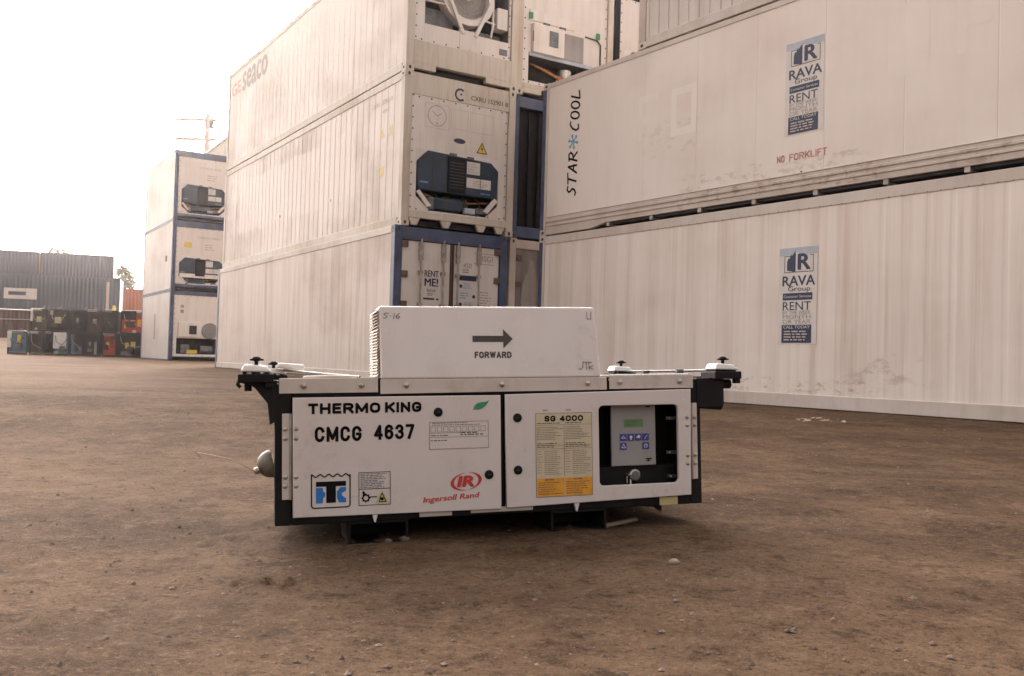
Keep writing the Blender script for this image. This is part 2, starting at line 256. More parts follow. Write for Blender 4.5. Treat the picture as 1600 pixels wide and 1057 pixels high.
class MB:
    def __init__(s): s.v, s.f, s.sm = [], [], []
    def add(s, vs, fs, smooth=False):
        k = len(s.v); s.v += [tuple(x) for x in vs]; s.f += [tuple(i + k for i in f) for f in fs]; s.sm += [smooth] * len(fs); return s
    def box(s, a, b):
        (x0, y0, z0), (x1, y1, z1) = a, b
        return s.add([(x0, y0, z0), (x1, y0, z0), (x1, y1, z0), (x0, y1, z0), (x0, y0, z1), (x1, y0, z1), (x1, y1, z1), (x0, y1, z1)],
                     [(0, 3, 2, 1), (4, 5, 6, 7), (0, 1, 5, 4), (1, 2, 6, 5), (2, 3, 7, 6), (3, 0, 4, 7)])
    def hexa(s, bottom, top):
        return s.add(list(bottom) + list(top), [(0, 3, 2, 1), (4, 5, 6, 7), (0, 1, 5, 4), (1, 2, 6, 5), (2, 3, 7, 6), (3, 0, 4, 7)])
    def prism(s, pts, y0, y1, plane='xz'):
        n = len(pts)
        g = {'xz': lambda p, d: (p[0], d, p[1]), 'yz': lambda p, d: (d, p[0], p[1]), 'xy': lambda p, d: (p[0], p[1], d)}[plane]
        vs = [g(p, y0) for p in pts] + [g(p, y1) for p in pts]
        return s.add(vs, [tuple(range(n)), tuple(range(2 * n - 1, n - 1, -1))] + [(i, i + n, (i + 1) % n + n, (i + 1) % n) for i in range(n)])
    def tube(s, pts, r, seg=8, caps=True):
        pts = [Vector(p) for p in pts]; n = len(pts); vs = []; rr = r if isinstance(r, (list, tuple)) else [r] * n
        for i, p in enumerate(pts):
            t = (pts[min(i + 1, n - 1)] - pts[max(i - 1, 0)]).normalized()
            a = t.orthogonal().normalized() if i == 0 else (a - t * a.dot(t)).normalized()
            b = t.cross(a)
            vs += [p + (a * math.cos(2 * math.pi * k / seg) + b * math.sin(2 * math.pi * k / seg)) * rr[i] for k in range(seg)]
        fs = [(i * seg + k, i * seg + (k + 1) % seg, (i + 1) * seg + (k + 1) % seg, (i + 1) * seg + k) for i in range(n - 1) for k in range(seg)]
        s.add(vs, fs, True)
        if caps: s.add([vs[k] for k in range(seg)], [tuple(range(seg - 1, -1, -1))]); s.add([vs[(n - 1) * seg + k] for k in range(seg)], [tuple(range(seg))])
        return s
    def lathe(s, o, axis, prof, seg=20):
        """prof: (radius, distance along axis)"""
        o = Vector(o); t = Vector(axis).normalized(); a = t.orthogonal().normalized(); b = t.cross(a); vs = []
        for r, d in prof: vs += [o + t * d + (a * math.cos(2 * math.pi * k / seg) + b * math.sin(2 * math.pi * k / seg)) * r for k in range(seg)]
        n = len(prof)
        return s.add(vs, [(i * seg + k, i * seg + (k + 1) % seg, (i + 1) * seg + (k + 1) % seg, (i + 1) * seg + k) for i in range(n - 1) for k in range(seg)], True)
    def cyl(s, o, axis, r, h, seg=16): return s.lathe(o, axis, [(0.0001, 0), (r, 0)], seg).lathe(o, axis, [(r, 0), (r, h)], seg).lathe(o, axis, [(r, h), (.0001, h)], seg)
    def poly(s, fr, pts, d=.002): return s.add([fr.p(x, y, d) for x, y in pts], [tuple(range(len(pts)))])
    def rect(s, fr, x0, y0, x1, y1, d=.002): return s.poly(fr, [(x0, y0), (x1, y0), (x1, y1), (x0, y1)], d)
    def frame_rect(s, fr, x0, y0, x1, y1, t, d=.002):
        s.rect(fr, x0, y0, x1, y0 + t, d); s.rect(fr, x0, y1 - t, x1, y1, d); s.rect(fr, x0, y0 + t, x0 + t, y1 - t, d); s.rect(fr, x1 - t, y0 + t, x1, y1 - t, d); return s
    def disc(s, fr, x, y, r, d=.002, seg=18): return s.poly(fr, [(x + r * math.cos(2 * math.pi * k / seg), y + r * math.sin(2 * math.pi * k / seg)) for k in range(seg)], d)
    def text(s, fr, t, x0, y0, x1, y1, d=.003, bold=0.0, shear=0.0, slope=0.0):
        v, f, asp = text_geo(t, bold); W, H = x1 - x0, y1 - y0
        e = bold * .55 * H; sh = [(0, 0)] if bold <= .002 else [(-e, 0), (e, 0), (0, -e * .6), (0, e * .6), (-e * .5, e * .4), (e * .5, -e * .4)]
        W -= 2 * e; H2 = H - 1.2 * e
        for k, (ox, oy) in enumerate(sh): s.add([fr.p(x0 + e + ox + a * W + (b - .5) * H * shear, y0 + .6 * e + oy + b * H2 + a * W * slope, d + k * 4e-5) for a, b in v], f)
        return s
    def block(s, fr, t, x0, y0, x1, y1, wd, d=.003, gap=.16):
        """plain sign-writer's capitals: even strokes with square ends"""
        tot = sum(BLOCK_W.get(c, 1.0) for c in t) + gap * (len(t) - 1); u = (x1 - x0) / tot; x = x0; hw = wd / 2
        for c in t:
            w_ = BLOCK_W.get(c, 1.0) * u
            for pts in BLOCK.get(c, []):
                P = [(x + hw + px * (w_ - wd), y0 + hw + py * (y1 - y0 - wd)) for px, py in pts]
                for i, ((ax, ay), (bx, by)) in enumerate(zip(P[:-1], P[1:])):
                    dx, dy = bx - ax, by - ay; l = math.hypot(dx, dy) or 1; nx, ny = -dy / l * hw, dx / l * hw; ea = hw * .98 if i == 0 and pts[0] != pts[-1] else 0; eb = hw * .98 if i == len(P) - 2 and pts[0] != pts[-1] else 0
                    ax -= dx / l * ea; ay -= dy / l * ea; bx += dx / l * eb; by += dy / l * eb
                    s.poly(fr, [(ax - nx, ay - ny), (bx - nx, by - ny), (bx + nx, by + ny), (ax + nx, ay + ny)], d)
                    if i: s.disc(fr, *P[i], hw, d + 2e-5, 10)
                if pts[0] == pts[-1]: s.disc(fr, *P[0], hw, d + 2e-5, 10)
            x += w_ + gap * u
        return s
    def stroke(s, fr, pts, wd, d=.003):
        for (x0, y0), (x1, y1) in zip(pts[:-1], pts[1:]):
            dx, dy = x1 - x0, y1 - y0; l = math.hypot(dx, dy) or 1; nx, ny = -dy / l * wd / 2, dx / l * wd / 2; ex, ey = dx / l * wd * .3, dy / l * wd * .3
            d += 2e-5
            s.poly(fr, [(x0 - nx - ex, y0 - ny - ey), (x1 - nx + ex, y1 - ny + ey), (x1 + nx + ex, y1 + ny + ey), (x0 + nx - ex, y0 + ny - ey)], d)
        return s
    def lines(s, fr, x0, y0, x1, y1, n, t, d=.003, words=True, seed=0):
        """rows of small print too small to read"""
        rr = random.Random(seed)
        for i in range(n):
            y = y1 - (i + .5) * (y1 - y0) / n; x = x0; end = x0 + (x1 - x0) * (rr.uniform(.6, 1) if words else 1)
            while x < end - t:
                w_ = min(rr.uniform(2, 7) * t, end - x) if words else end - x0
                s.rect(fr, x, y - t / 2, x + w_, y + t / 2, d); x += w_ + t * 1.1
        return s
    def build(s, name, mat, parent=None, bevel=0.0, seg=2, loc=None):
        me = bpy.data.meshes.new(name); me.from_pydata(s.v, [], s.f); me.materials.append(mat)
        if s.sm: me.polygons.foreach_set('use_smooth', s.sm)
        me.validate(); o = bpy.data.objects.new(name, me); col.objects.link(o)
        if parent is not None: o.parent = parent
        if bevel:
            b = o.modifiers.new('b', 'BEVEL'); b.width = bevel; b.segments = seg; b.limit_method = 'ANGLE'; b.angle_limit = R_(40); b.harden_normals = False
        return o

def thing(name, label, cat, loc=(0, 0, 0), rotz=0.0, group=None):
    o = bpy.data.objects.new(name, None); col.objects.link(o); o.location = loc; o.rotation_euler = (0, 0, rotz); o.empty_display_size = .2
    o['label'] = label; o['category'] = cat
    if group: o['group'] = group
    return o
def tag(o, label=None, cat=None, group=None, kind=None):
    if label: o['label'] = label
    if cat: o['category'] = cat
    if group: o['group'] = group
    if kind: o['kind'] = kind
    return o
def copy_tree(o, parent=None):
    c = o.copy(); col.objects.link(c)
    if parent is not None: c.parent = parent
    for ch in list(o.children): copy_tree(ch, c)
    return c
def bits(name, mb, spots, mat, parent, bevel=0.0):
    """small repeated pieces, each its own object sharing one mesh"""
    first = mb.build(name, mat, parent, bevel); first.location = spots[0]
    for q in spots[1:]:
        c = first.copy(); c.location = q; c.parent = parent; col.objects.link(c)
    return first
def rounded(x0, y0, x1, y1, r, seg=5):
    pts = []
    for cx, cy, a0 in ((x1 - r, y1 - r, 0), (x0 + r, y1 - r, 90), (x0 + r, y0 + r, 180), (x1 - r, y0 + r, 270)):
        for k in range(seg + 1):
            a = R_(a0 + 90 * k / seg); pts.append((cx + r * math.cos(a), cy + r * math.sin(a)))
    return pts
def plate(name, outer, holes, y, thick, mat, parent, edge=.003):
    """sheet-metal plate in the x-z plane with rolled edges and cut-outs"""
    cu = bpy.data.curves.new(name, 'CURVE'); cu.dimensions = '2D'; cu.fill_mode = 'BOTH'; cu.extrude = thick / 2 - edge; cu.bevel_depth = edge; cu.bevel_resolution = 2; cu.offset = -edge
    for pts in [outer] + holes:
        sp = cu.splines.new('POLY'); sp.points.add(len(pts) - 1); sp.use_cyclic_u = True
        for q, p in zip(sp.points, pts): q.co = (p[0], p[1], 0, 1)
    t = bpy.data.objects.new('t', cu); col.objects.link(t); bpy.context.view_layer.update()
    me = bpy.data.meshes.new_from_object(t.evaluated_get(bpy.context.evaluated_depsgraph_get()))
    bpy.data.objects.remove(t)
    me.transform(Matrix.Translation((0, y, 0)) @ Matrix.Rotation(R_(90), 4, 'X')); me.name = name
    me.materials.clear(); me.materials.append(mat)
    o = bpy.data.objects.new(name, me); col.objects.link(o); o.parent = parent; return o

# ------------------------------------------------------------------ ground
def sstep(v, a, b):
    t = np.clip((v - a) / (b - a), 0, 1); return t * t * (3 - 2 * t)
def ground_z(x, y):
    x = np.asarray(x, float); y = np.asarray(y, float)
    z = .052 + .035 * np.clip(x, -1.2, 1.2) * (1 - sstep(y, 5, 9)) * sstep(y, 1.8, 3)
    for fx, fy in ((-.45, 3.26), (.28, 3.47)): z = z + .006 * np.exp(-((x - fx) / .17) ** 2 - ((y - fy) / .13) ** 2)
    base = .16 + (.255 - .16) * (1 - sstep(x, -3, -.5))
    far = sstep(y, 5.5, 10)
    z = z * (1 - far) + base * far
    z += sstep(y, 27, 40) * .06 + sstep(y, 40, 50) * .03
    z += sstep(y, 50, 60) * (1 - sstep(x, -24, -10)) * .9
    return z
def build_ground():
    ang = np.concatenate([np.linspace(-180, -48, 40)[:-1], np.linspace(-48, 48, 560), np.linspace(48, 180, 40)[1:-1]])
    rad = [.35]
    while rad[-1] < 14: rad.append(rad[-1] * 1.0072 + .0015)
    while rad[-1] < 900: rad.append(rad[-1] * 1.045)
    rad = np.array(rad); A, Rr = np.meshgrid(np.radians(ang), rad, indexing='ij'); x = Rr * np.sin(A); y = Rr * np.cos(A); z = ground_z(x, y)
    near = (Rr < 16) & (np.abs(A) < R_(49))
    xs, ys = x[near], y[near]; dz = np.zeros(xs.shape)
    fade = 1 - sstep(Rr[near], 9, 16)
    for i in range(len(xs)):
        px, py = xs[i], ys[i]
        h = mnoise.noise((px * 1.1, py * 1.1, 0)) * .014 + mnoise.noise((px * 3.3, py * 3.3, 3)) * .006
        h += mnoise.noise((px * 8, py * 8, 6)) * .0035 + mnoise.noise((px * 24, py * 24, 9)) * .0032
        bk = math.exp(-((px + .62) / .20) ** 2 - ((py - 2.71) / .075) ** 2)       # broken mud crust
        h += bk * (.004 + .038 * max(0, mnoise.noise((px * 26, py * 34, 12)) + .1))
        # rutted tyre print crossing the near left of the yard
        tx = px * .90 + py * .42; ty = -px * .42 + py * .90
        q = math.exp(-((ty - 2.45 - .05 * math.sin(tx * 1.7)) / .30) ** 2) + .8 * math.exp(-((ty - 3.3 - .06 * math.sin(tx * 1.3 + 1)) / .22) ** 2)
        q *= .55 + .9 * mnoise.noise((px * 1.4, py * 1.4, 20)) 
        if px < -.25: h += max(0, q) * .011 * min(1, (-.25 - px) * 3) * math.sin(tx * 46 + 2.2 * math.sin(ty * 9) + 3 * mnoise.noise((px * 2, py * 2, 5)))
        dz[i] = h * fade[i]
    z[near] += dz
    z[:, 0] = z[:, 1]
    na, nr = A.shape; idx = np.arange(na * nr).reshape(na, nr)
    a0 = idx; a1 = np.roll(idx, -1, axis=0)
    q = np.stack([a0[:-1, :-1], a0[:-1, 1:], a1[:-1, 1:], a1[:-1, :-1]], -1).reshape(-1, 4)
    lastq = np.stack([idx[-1, :-1], idx[-1, 1:], idx[0, 1:], idx[0, :-1]], -1)
    q = np.concatenate([q, lastq])[:, ::-1]
    me = bpy.data.meshes.new('ground'); n = na * nr
    cap = n
    vs_ = np.concatenate([np.stack([x, y, z], -1).reshape(-1, 3), [[0, 0, float(z[:, 0].mean())]]])
    tri = np.stack([np.full(na, cap), np.roll(idx[:, 0], -1), idx[:, 0]], -1)[:, ::-1]
    me.vertices.add(n + 1); me.vertices.foreach_set('co', vs_.ravel())
    nq, ntr = len(q), len(tri)
    me.loops.add(nq * 4 + ntr * 3); me.loops.foreach_set('vertex_index', np.concatenate([q.ravel(), tri.ravel()]))
    me.polygons.add(nq + ntr); me.polygons.foreach_set('loop_start', np.concatenate([np.arange(nq) * 4, nq * 4 + np.arange(ntr) * 3]))
    me.polygons.foreach_set('loop_total', np.concatenate([np.full(nq, 4), np.full(ntr, 3)]))
    me.polygons.foreach_set('use_smooth', np.ones(nq + ntr, bool)); me.update(); me.validate()
    me.materials.append(MAT['dirt'])
    o = bpy.data.objects.new('ground', me); col.objects.link(o); tag(o, kind='structure')
build_ground()

# ------------------------------------------------------------------ shipping containers
H, W, L40 = 2.896, 2.438, 12.192
SIDE = Frame((0, 0, 0), (0, -1, 0), (0, 0, 1)); END = Frame((0, 0, 0), (1, 0, 0), (0, 0, 1))

def castings(root, mat, L=L40, h=H):
    for x0 in (0, W - .162):
        for y0 in (0, L - .178):
            for z0 in (0, h - .118):
                m = MB(); x1, y1, z1 = x0 + .162, y0 + .178, z0 + .118
                # solid block; flat dark ovals on its faces paint the shade inside ports
                m.box((x0 - .004, y0 - .004, z0), (x1 + .004, y1 + .004, z1)); c = m.build('corner_casting', mat, root, .006)
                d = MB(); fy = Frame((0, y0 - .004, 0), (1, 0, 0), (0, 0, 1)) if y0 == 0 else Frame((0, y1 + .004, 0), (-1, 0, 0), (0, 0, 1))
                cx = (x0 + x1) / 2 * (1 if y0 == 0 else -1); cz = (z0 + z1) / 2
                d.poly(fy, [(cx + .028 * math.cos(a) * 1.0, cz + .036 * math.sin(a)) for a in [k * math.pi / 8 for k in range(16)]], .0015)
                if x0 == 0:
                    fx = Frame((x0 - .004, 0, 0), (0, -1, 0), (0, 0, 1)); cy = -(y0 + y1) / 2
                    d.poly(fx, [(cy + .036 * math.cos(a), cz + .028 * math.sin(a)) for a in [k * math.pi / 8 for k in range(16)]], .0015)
                d.build('painted_port', MAT['machine_dark'], c)

def side_panel(root, mat, L=L40, h=H, rib=None, z0=.16, z1=None, inset=.012, x=None):
    """one long wall; rib = (pitch, groove width, depth) or None for a flat skin with faint welded seams"""
    z1 = z1 or h - .1; m = MB(); ys = [(.165, 0.0)]
    y = .165
    if rib:
        p, g, d = rib
        while y + p < L - .17:
            f = y + p - g
            ys += [(f, 0.0), (f + g * .3, d), (f + g * .7, d), (f + g, 0.0)]; y += p
    else:
        y = .165
        while y + 1.16 < L - .17:
            y += 1.16; ys += [(y - .012, 0.0), (y - .004, .003), (y + .004, .003), (y + .012, 0.0)]
    ys += [(L - .165, 0.0)]
    vs = []
    for (a, d) in ys: vs += [(inset + d, a, z0), (inset + d, a, z1)]
    m.add(vs, [(2 * i, 2 * i + 1, 2 * i + 3, 2 * i + 2) for i in range(len(ys) - 1)])
    m.add([(inset, .165, z0), (inset, L - .165, z0), (inset + .05, L - .165, z0), (inset + .05, .165, z0)], [(0, 1, 2, 3)])
    return m.build('side_panel', mat, root)

def shell(root, wallm, framem, railm, L=L40, h=H, rib=None, z0=.16, toprail=.1, postm=None, inset=.012, bottom=True, deep=.0):
    """walls, roof, rails, posts and castings shared by every container; local x across the end, y along the length"""
    side_panel(root, wallm, L, h, rib, z0, h - toprail, inset)
    MB().box((W - .05, .165, z0), (W - .012, L - .165, h - toprail)).build('side_panel', wallm, root)
    MB().box((.02, .15, h - .05), (W - .02, L - .15, h - .022)).build('roof', wallm, root)
    for x0, x1 in ((0, .06), (W - .06, W)):
        MB().box((x0, .165, h - toprail), (x1, L - .165, h - .012)).build('top_rail', railm, root, .008)
        if bottom: MB().box((x0 - .006 if x0 == 0 else x0, .18, .012 + deep), (x1, L - .18, z0 + .003)).build('bottom_rail', railm, root, .008)
    MB().box((.06, .2, .05), (W - .06, L - .2, .15)).build('underframe', MAT['machine_dark'], root)
    for x0 in (0, W - .15):
        for y0 in (0, L - .16):
            MB().box((x0, y0, .118), (x0 + .15, y0 + .16, h - .118)).build('corner_post', postm or framem, root, .008)
    MB().box((.15, L - .12, .15), (W - .15, L - .06, h - .05)).build('far_end_wall', wallm, root)
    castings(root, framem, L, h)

def reefer_frame(root, framem, pan, hdr=.42, sill=.30, lip=None):
    """header, sill and the flat insulated face of the machinery end, leaving the opening pan=(x0,z0,x1,z1)"""
    x0, z0, x1, z1 = pan; a, b = .165, W - .165
    MB().box((.15, .02, H - hdr), (W - .15, .12, H - .005)).build('header', framem, root, .006)
    m = MB().box((.15, .0, .165), (W - .15, .12, sill))
    if lip == 'tabs':
        for c in (.28, .95, 1.72, 2.14):
            w = .12; m.prism([(c - w, .165), (c + w, .165), (c + w * .45, .03), (c - w * .45, .03)], .01, .08)
    elif lip == 'pocket':
        m.box((.15, .0, .06), (.62, .1, .165)); m.box((W - .72, .0, .06), (W - .15, .1, .165))
    m.build('sill', framem, root, .005)
    m = MB()
    m.box((a, .03, z1), (b, .08, H - hdr)); m.box((a, .03, sill), (x0, .08, z1)); m.box((x1, .03, sill), (b, .08, z1)); m.box((x0, .03, sill), (x1, .08, z0))
    ep = m.build('end_panel', MAT['white_end'], root, .004)
    sp = []; zz = sill + .06
    while zz < H - hdr: sp += [(a + .03, .031, zz), (b - .03, .031, zz)]; zz += .21
    xx = a + .15
    while xx < b - .05: sp += [(xx, .031, H - hdr - .035), (xx, .031, sill + .035)]; xx += .26
    bits('bolt', MB().lathe((0, 0, 0), (0, -1, 0), [(.016, 0), (.016, .008), (.010, .012), (.0001, .012)], 8), sp, MAT['machine_grey'], ep)
    MB().box((x0 - .02, .52, z0 - .02), (x1 + .02, .55, z1 + .02)).build('recess_back', MAT['machine_dark'], root)
    m = MB()
    m.box((x0 - .03, .082, z0 - .02), (x0 - .002, .53, z1 + .02)); m.box((x1 + .002, .082, z0 - .02), (x1 + .03, .53, z1 + .02))
    m.box((x0 - .03, .082, z1 + .002), (x1 + .03, .53, z1 + .03)); m.box((x0 - .03, .082, z0 - .03), (x1 + .03, .53, z0 - .002)); m.build('recess_lining', MAT['machine_grey'], root)
    return ep

def octagon_unit(root, z=0.0, detail=True):
    """eight-sided dark blue cooling unit cover with the compressor bay below it"""
    pts = [(.36, .70 + z), (2.0, .697 + z), (2.065, .79 + z), (2.077, 1.25 + z), (1.911, 1.40 + z), (.524, 1.461 + z), (.31, 1.238 + z), (.318, .77 + z)][::-1]
    h = MB().prism(pts, -.005, .30).build('unit_cover', MAT['oct_blue'], root, .02)
    MB().box((.94, -.03, .72 + z), (1.33, -.0055, 1.40 + z)).build('centre_cover', MAT['navy_panel'], h, .008)
    m = MB()
    for k in range(9): m.box((.98, -.036, .80 + z + k * .06), (1.29, -.0305, .825 + z + k * .06))
    m.build('grille', MAT['machine_dark'], h)
    for xs in (.62, 1.66): MB().box((xs, -.009, .71 + z), (xs + .012, -.0052, 1.41 + z)).build('seam', MAT['machine_dark'], h)
    f = Frame((0, -.005, 0), (1, 0, 0), (0, 0, 1))
    m = MB(); m.rect(f, 1.36, 1.12 + z, 1.65, 1.36 + z); m.rect(f, 1.36, .86 + z, 1.90, 1.05 + z); m.build('label', MAT['sign_white'], h)
    m = MB(); m.lines(f, 1.38, 1.14 + z, 1.63, 1.34 + z, 4, .012, .004, True, 3); m.lines(f, 1.5, .88 + z, 1.85, 1.02 + z, 3, .014, .004, True, 4); m.build('lettering', MAT['faint_ink'], h)
    MB().rect(f, .97, .76 + z, 1.10, .84 + z, .018).build('warning_label', MAT['orange_label'], h)
    m = MB(); m.lines(f, .36, .82 + z, .60, .88 + z, 1, .03, .004, True, 5); m.lines(f, 1.66, .755 + z, 1.92, .79 + z, 1, .02, .004, True, 6); m.build('lettering', MAT['sky_ink'], h)
    MB().box((.98, -.03, 1.42 + z), (1.12, .0, 1.47 + z)).box((1.36, -.03, 1.40 + z), (1.50, .0, 1.45 + z)).build('latch', MAT['machine_grey'], h)
    b = MB(); b.cyl((.95, .28, .55 + z), (1, 0, 0), .12, .55, 14); b.box((.45, .15, .40 + z), (.60, .4, .62 + z)); b.box((1.62, .06, .38 + z), (1.85, .3, .50 + z)); b.cyl((.62, .1, .36 + z), (0, 0, 1), .09, .22, 12); b.build('compressor', MAT['machine_grey'], root, .01)
    MB().box((.66, .03, .37 + z), (1.30, .14, .60 + z)).build('receiver_box', MAT['oct_blue'], root, .03); MB().box((1.36, .04, .36 + z), (1.60, .14, .47 + z)).build('terminal_box', MAT['sign_blue'], root, .01)
    m = MB()
    for k in range(5): m.tube([(.42 + .3 * k, .12, .69 + z), (.46 + .3 * k, .05, .62 + z), (.50 + .31 * k, .08, .40 + z)], .013, 6)
    m.build('hoses', MAT['machine_dark'], root)
    p = MB(); p.tube([(.5, .10, .66 + z), (.7, .08, .58 + z), (1.0, .09, .60 + z), (1.4, .1, .56 + z), (1.9, .1, .62 + z)], .018); p.tube([(.4, .09, .6 + z), (.6, .08, .62 + z), (.8, .1, .5 + z)], .014); p.build('pipe', MAT['copper'], root)
    for q in ([(.30, .66 + z), (.36, .70 + z), (.62, .42 + z), (.53, .39 + z)], [(2.07, .66 + z), (2.0, .72 + z), (1.76, .44 + z), (1.85, .40 + z)]): MB().prism(q, -.002, .04).build('corner_brace', MAT['white_end'], root)
    zt = 1.43 + max(z, 0)
    for q in ([(.298, 1.24 + z), (.525, 1.468 + z), (.525, zt + .05), (.298, zt + .05)], [(2.092, 1.26 + z), (2.092, zt + .05), (1.91, zt + .05), (1.91, 1.408 + z)], [(.298, .31), (.62, .31), (.298, .58)], [(2.092, .31), (2.092, .58), (1.80, .31)]):
        MB().prism(q, .026, .060).build('corner_plate', MAT['white_end'], root)
    MB().prism([(.525, 1.466 + z), (1.91, 1.406 + z), (1.91, zt + .05), (.525, zt + .05)], .028, .058).build('top_filler', MAT['white_end'], root)

def warn_triangle(parent, f, cx, cy, s, d=.004):
    t = [(cx - s, cy - s * .8), (cx + s, cy - s * .8), (cx, cy + s)]
    MB().poly(f, t, d).build('warning_border', MAT['ink'], parent)
    o = MB().poly(f, [(cx + (x - cx) * .80, cy - s * .25 + (y - cy + s * .25) * .80) for x, y in t], d + .001).build('warning_sign', MAT['yellow_label'], parent)
    m = MB(); k = [(cx + .04 * s, cy + .5 * s), (cx - .22 * s, cy - .15 * s), (cx + .06 * s, cy - .1 * s), (cx - .06 * s, cy - .6 * s), (cx + .26 * s, cy + .08 * s), (cx - .02 * s, cy + .04 * s)]
    m.poly(f, k, d + .002); m.build('warning_symbol', MAT['ink'], parent)

def place(stack, tier, dx=0.0, dy=0.0, base=0.0, da=0.0):
    X, Y, a, z = stack
    return (X + dx * math.cos(a) - dy * math.sin(a), Y + dx * math.sin(a) + dy * math.cos(a), z + tier * H + base), a + da

SC = (-2.1621, 16.9945, .56386, CAM_H - .4515)
SR = (.47083 + L40 * math.sin(.62975), 17.4771 - L40 * math.cos(.62975), .62975, CAM_H - .5445)
SL = (-13.975, 37.725, .55778, CAM_H - .41728)
RF = Frame((0, 0, 0), (0, -1, 0), (0, 0, 1))

def stack_c():
    G = 'containers of the tall stack with the RENT ME doors'
    # bottom: double doors
    loc, a = place(SC, 0, -.05)
    t = thing('door_container', 'streaky pinkish white container with blue-framed double doors reading RENT ME', 'container', loc, a, G)
    shell(t, MAT['white_wall_a'], MAT['blue_frame'], MAT['white_rail'], rib=(.62, .05, .002), toprail=.14)
    MB().box((.15, .0, H - .26), (W - .15, .12, H - .02)).build('header', MAT['blue_frame'], t, .008)
    MB().box((.15, .0, .03), (W - .15, .12, .17)).build('sill', MAT['blue_frame'], t, .008)
    for k, (x0, x1) in enumerate(((.17, 1.212), (1.226, W - .17))):
        d = MB().box((x0, .03, .18), (x1, .09, H - .27)).build('door', MAT['white_end'], t, .006)
        MB().box((x1 - .035 if k == 0 else x0 - .0, .012, .18), (x1 + .002 if k == 0 else x0 + .035, .03, H - .27)).build('gasket', MAT['gasket'], d)
        for xr in ((.545, 1.02) if k == 0 else (1.335, 1.80)):
            m = MB(); m.tube([(xr, -.02, .16), (xr, -.02, H - .22)], .019, 10)
            for zc in (.45, .95, 1.45, 2.05, 2.45): m.box((xr - .045, -.03, zc - .03), (xr + .045, .03, zc + .03))
            m.box((xr - .04, -.04, H - .62), (xr + .04, .02, H - .28)); m.build('lock_rod', MAT['lockrod'], d)
            MB().box((xr - .02, -.06, 1.12), (xr + .32 * (1 if k == 0 else -1), -.035, 1.16)).build('door_handle', MAT['lockrod'], d)
        hx = (.15, .28) if k == 0 else (W - .28, W - .15)
        for zc in (.33, .88, 1.44, 2.0, 2.56): MB().box((hx[0], -.014, zc - .06), (hx[1], .03, zc + .06)).build('hinge', MAT['hinge_brown'], d, .005)
        f = Frame((0, .03, 0), (1, 0, 0), (0, 0, 1))
        if k == 0:
            m = MB(); m.text(f, 'RENT', .645, 1.98, .945, 2.10, .002, .05); m.text(f, 'ME!', .65, 1.80, .94, 1.955, .002, .08); m.text(f, 'RAVA', .71, 1.69, .89, 1.755, .002, .01); m.lines(f, .72, 1.62, .88, 1.68, 2, .012, .002, True, 9); m.lines(f, .63, 1.53, .96, 1.60, 1, .035, .002, True, 2); m.build('lettering', MAT['navy_ink'], d)
        else:
            b = MB().rect(f, 1.39, 1.35, 1.765, 2.03, .002).build('sticker', MAT['sign_white'], d)
            m = MB(); m.rect(f, 1.39, 1.96, 1.765, 2.06, .004); m.rect(f, 1.39, 1.34, 1.765, 1.41, .004)
            m.disc(f, 1.43, 1.85, .035, .004); m.disc(f, 1.72, 1.66, .035, .004); m.disc(f, 1.43, 1.50, .035, .004); m.build('band', MAT['navy_ink'], b)
            m = MB(); m.lines(f, 1.48, 1.80, 1.70, 1.92, 3, .016, .004, True, 1); m.lines(f, 1.42, 1.60, 1.66, 1.74, 3, .02, .004, True, 3); m.lines(f, 1.50, 1.45, 1.72, 1.55, 3, .014, .004, True, 5); m.build('small_print', MAT['sky_ink'], b)
            m = MB(); m.text(f, '45G1', 1.85, 2.35, 2.13, 2.47, .002, .05); m.text(f, '450', 1.47, 2.20, 1.66, 2.30, .002, .05); m.lines(f, 1.46, 2.10, 1.66, 2.19, 2, .025, .002, True, 8)
            m.rect(f, 1.70, 2.50, 2.16, 2.512, .002); m.rect(f, 1.70, 2.30, 2.16, 2.312, .002); m.lines(f, 1.84, 1.42, 2.14, 1.78, 7, .018, .002, True, 12); m.build('lettering', MAT['faint_ink'], d)
            MB().rect(f, 1.84, 1.40, 1.93, 1.46, .004).build('sticker', MAT['yellow_label'], d)
    # middle: eight-sided unit
    loc, a = place(SC, 1, .06)
    t = thing('reefer_container', 'ribbed white container with eight-sided dark blue cooling unit, above the RENT ME doors', 'container', loc, a, G)
    shell(t, MAT['white_wall_b'], MAT['cream_frame'], MAT['cream_frame'], rib=(.30, .05, .0055), z0=.17, toprail=.16, bottom=True)
    ep = reefer_frame(t, MAT['cream_frame'], (.30, .33, 2.09, 1.40), hdr=.42, lip='tabs')
    octagon_unit(t)
    f = Frame((0, .02, 0), (1, 0, 0), (0, 0, 1))
    m = MB(); n = 22
    for k in range(n):
        a0, a1 = R_(50 + 262 * k / n), R_(50 + 262 * (k + 1) / n)
        m.poly(f, [(1.184 + .085 * math.cos(a0), 2.625 + .085 * math.sin(a0)), (1.184 + .085 * math.cos(a1), 2.625 + .085 * math.sin(a1)), (1.184 + .125 * math.cos(a1), 2.625 + .125 * math.sin(a1)), (1.184 + .125 * math.cos(a0), 2.625 + .125 * math.sin(a0))][::-1], .003)
    m.disc(f, 1.20, 2.635, .022); m.build('emblem', MAT['navy_ink'], t)
    MB().text(f, 'CXRU 152901 8', 1.42, 2.565, 2.26, 2.655, .003, .06).build('lettering', MAT['marker'], t)
    fp = Frame((0, .03, 0), (1, 0, 0), (0, 0, 1))
    MB().poly(fp, [(1.2 + .13 * math.cos(q), 1.735 + .05 * math.sin(q)) for q in [k * math.pi / 10 for k in range(20)]]).build('badge', MAT['navy_ink'], t)
    warn_triangle(t, fp, 1.70, 1.66, .125)
    m = MB(); n = 28
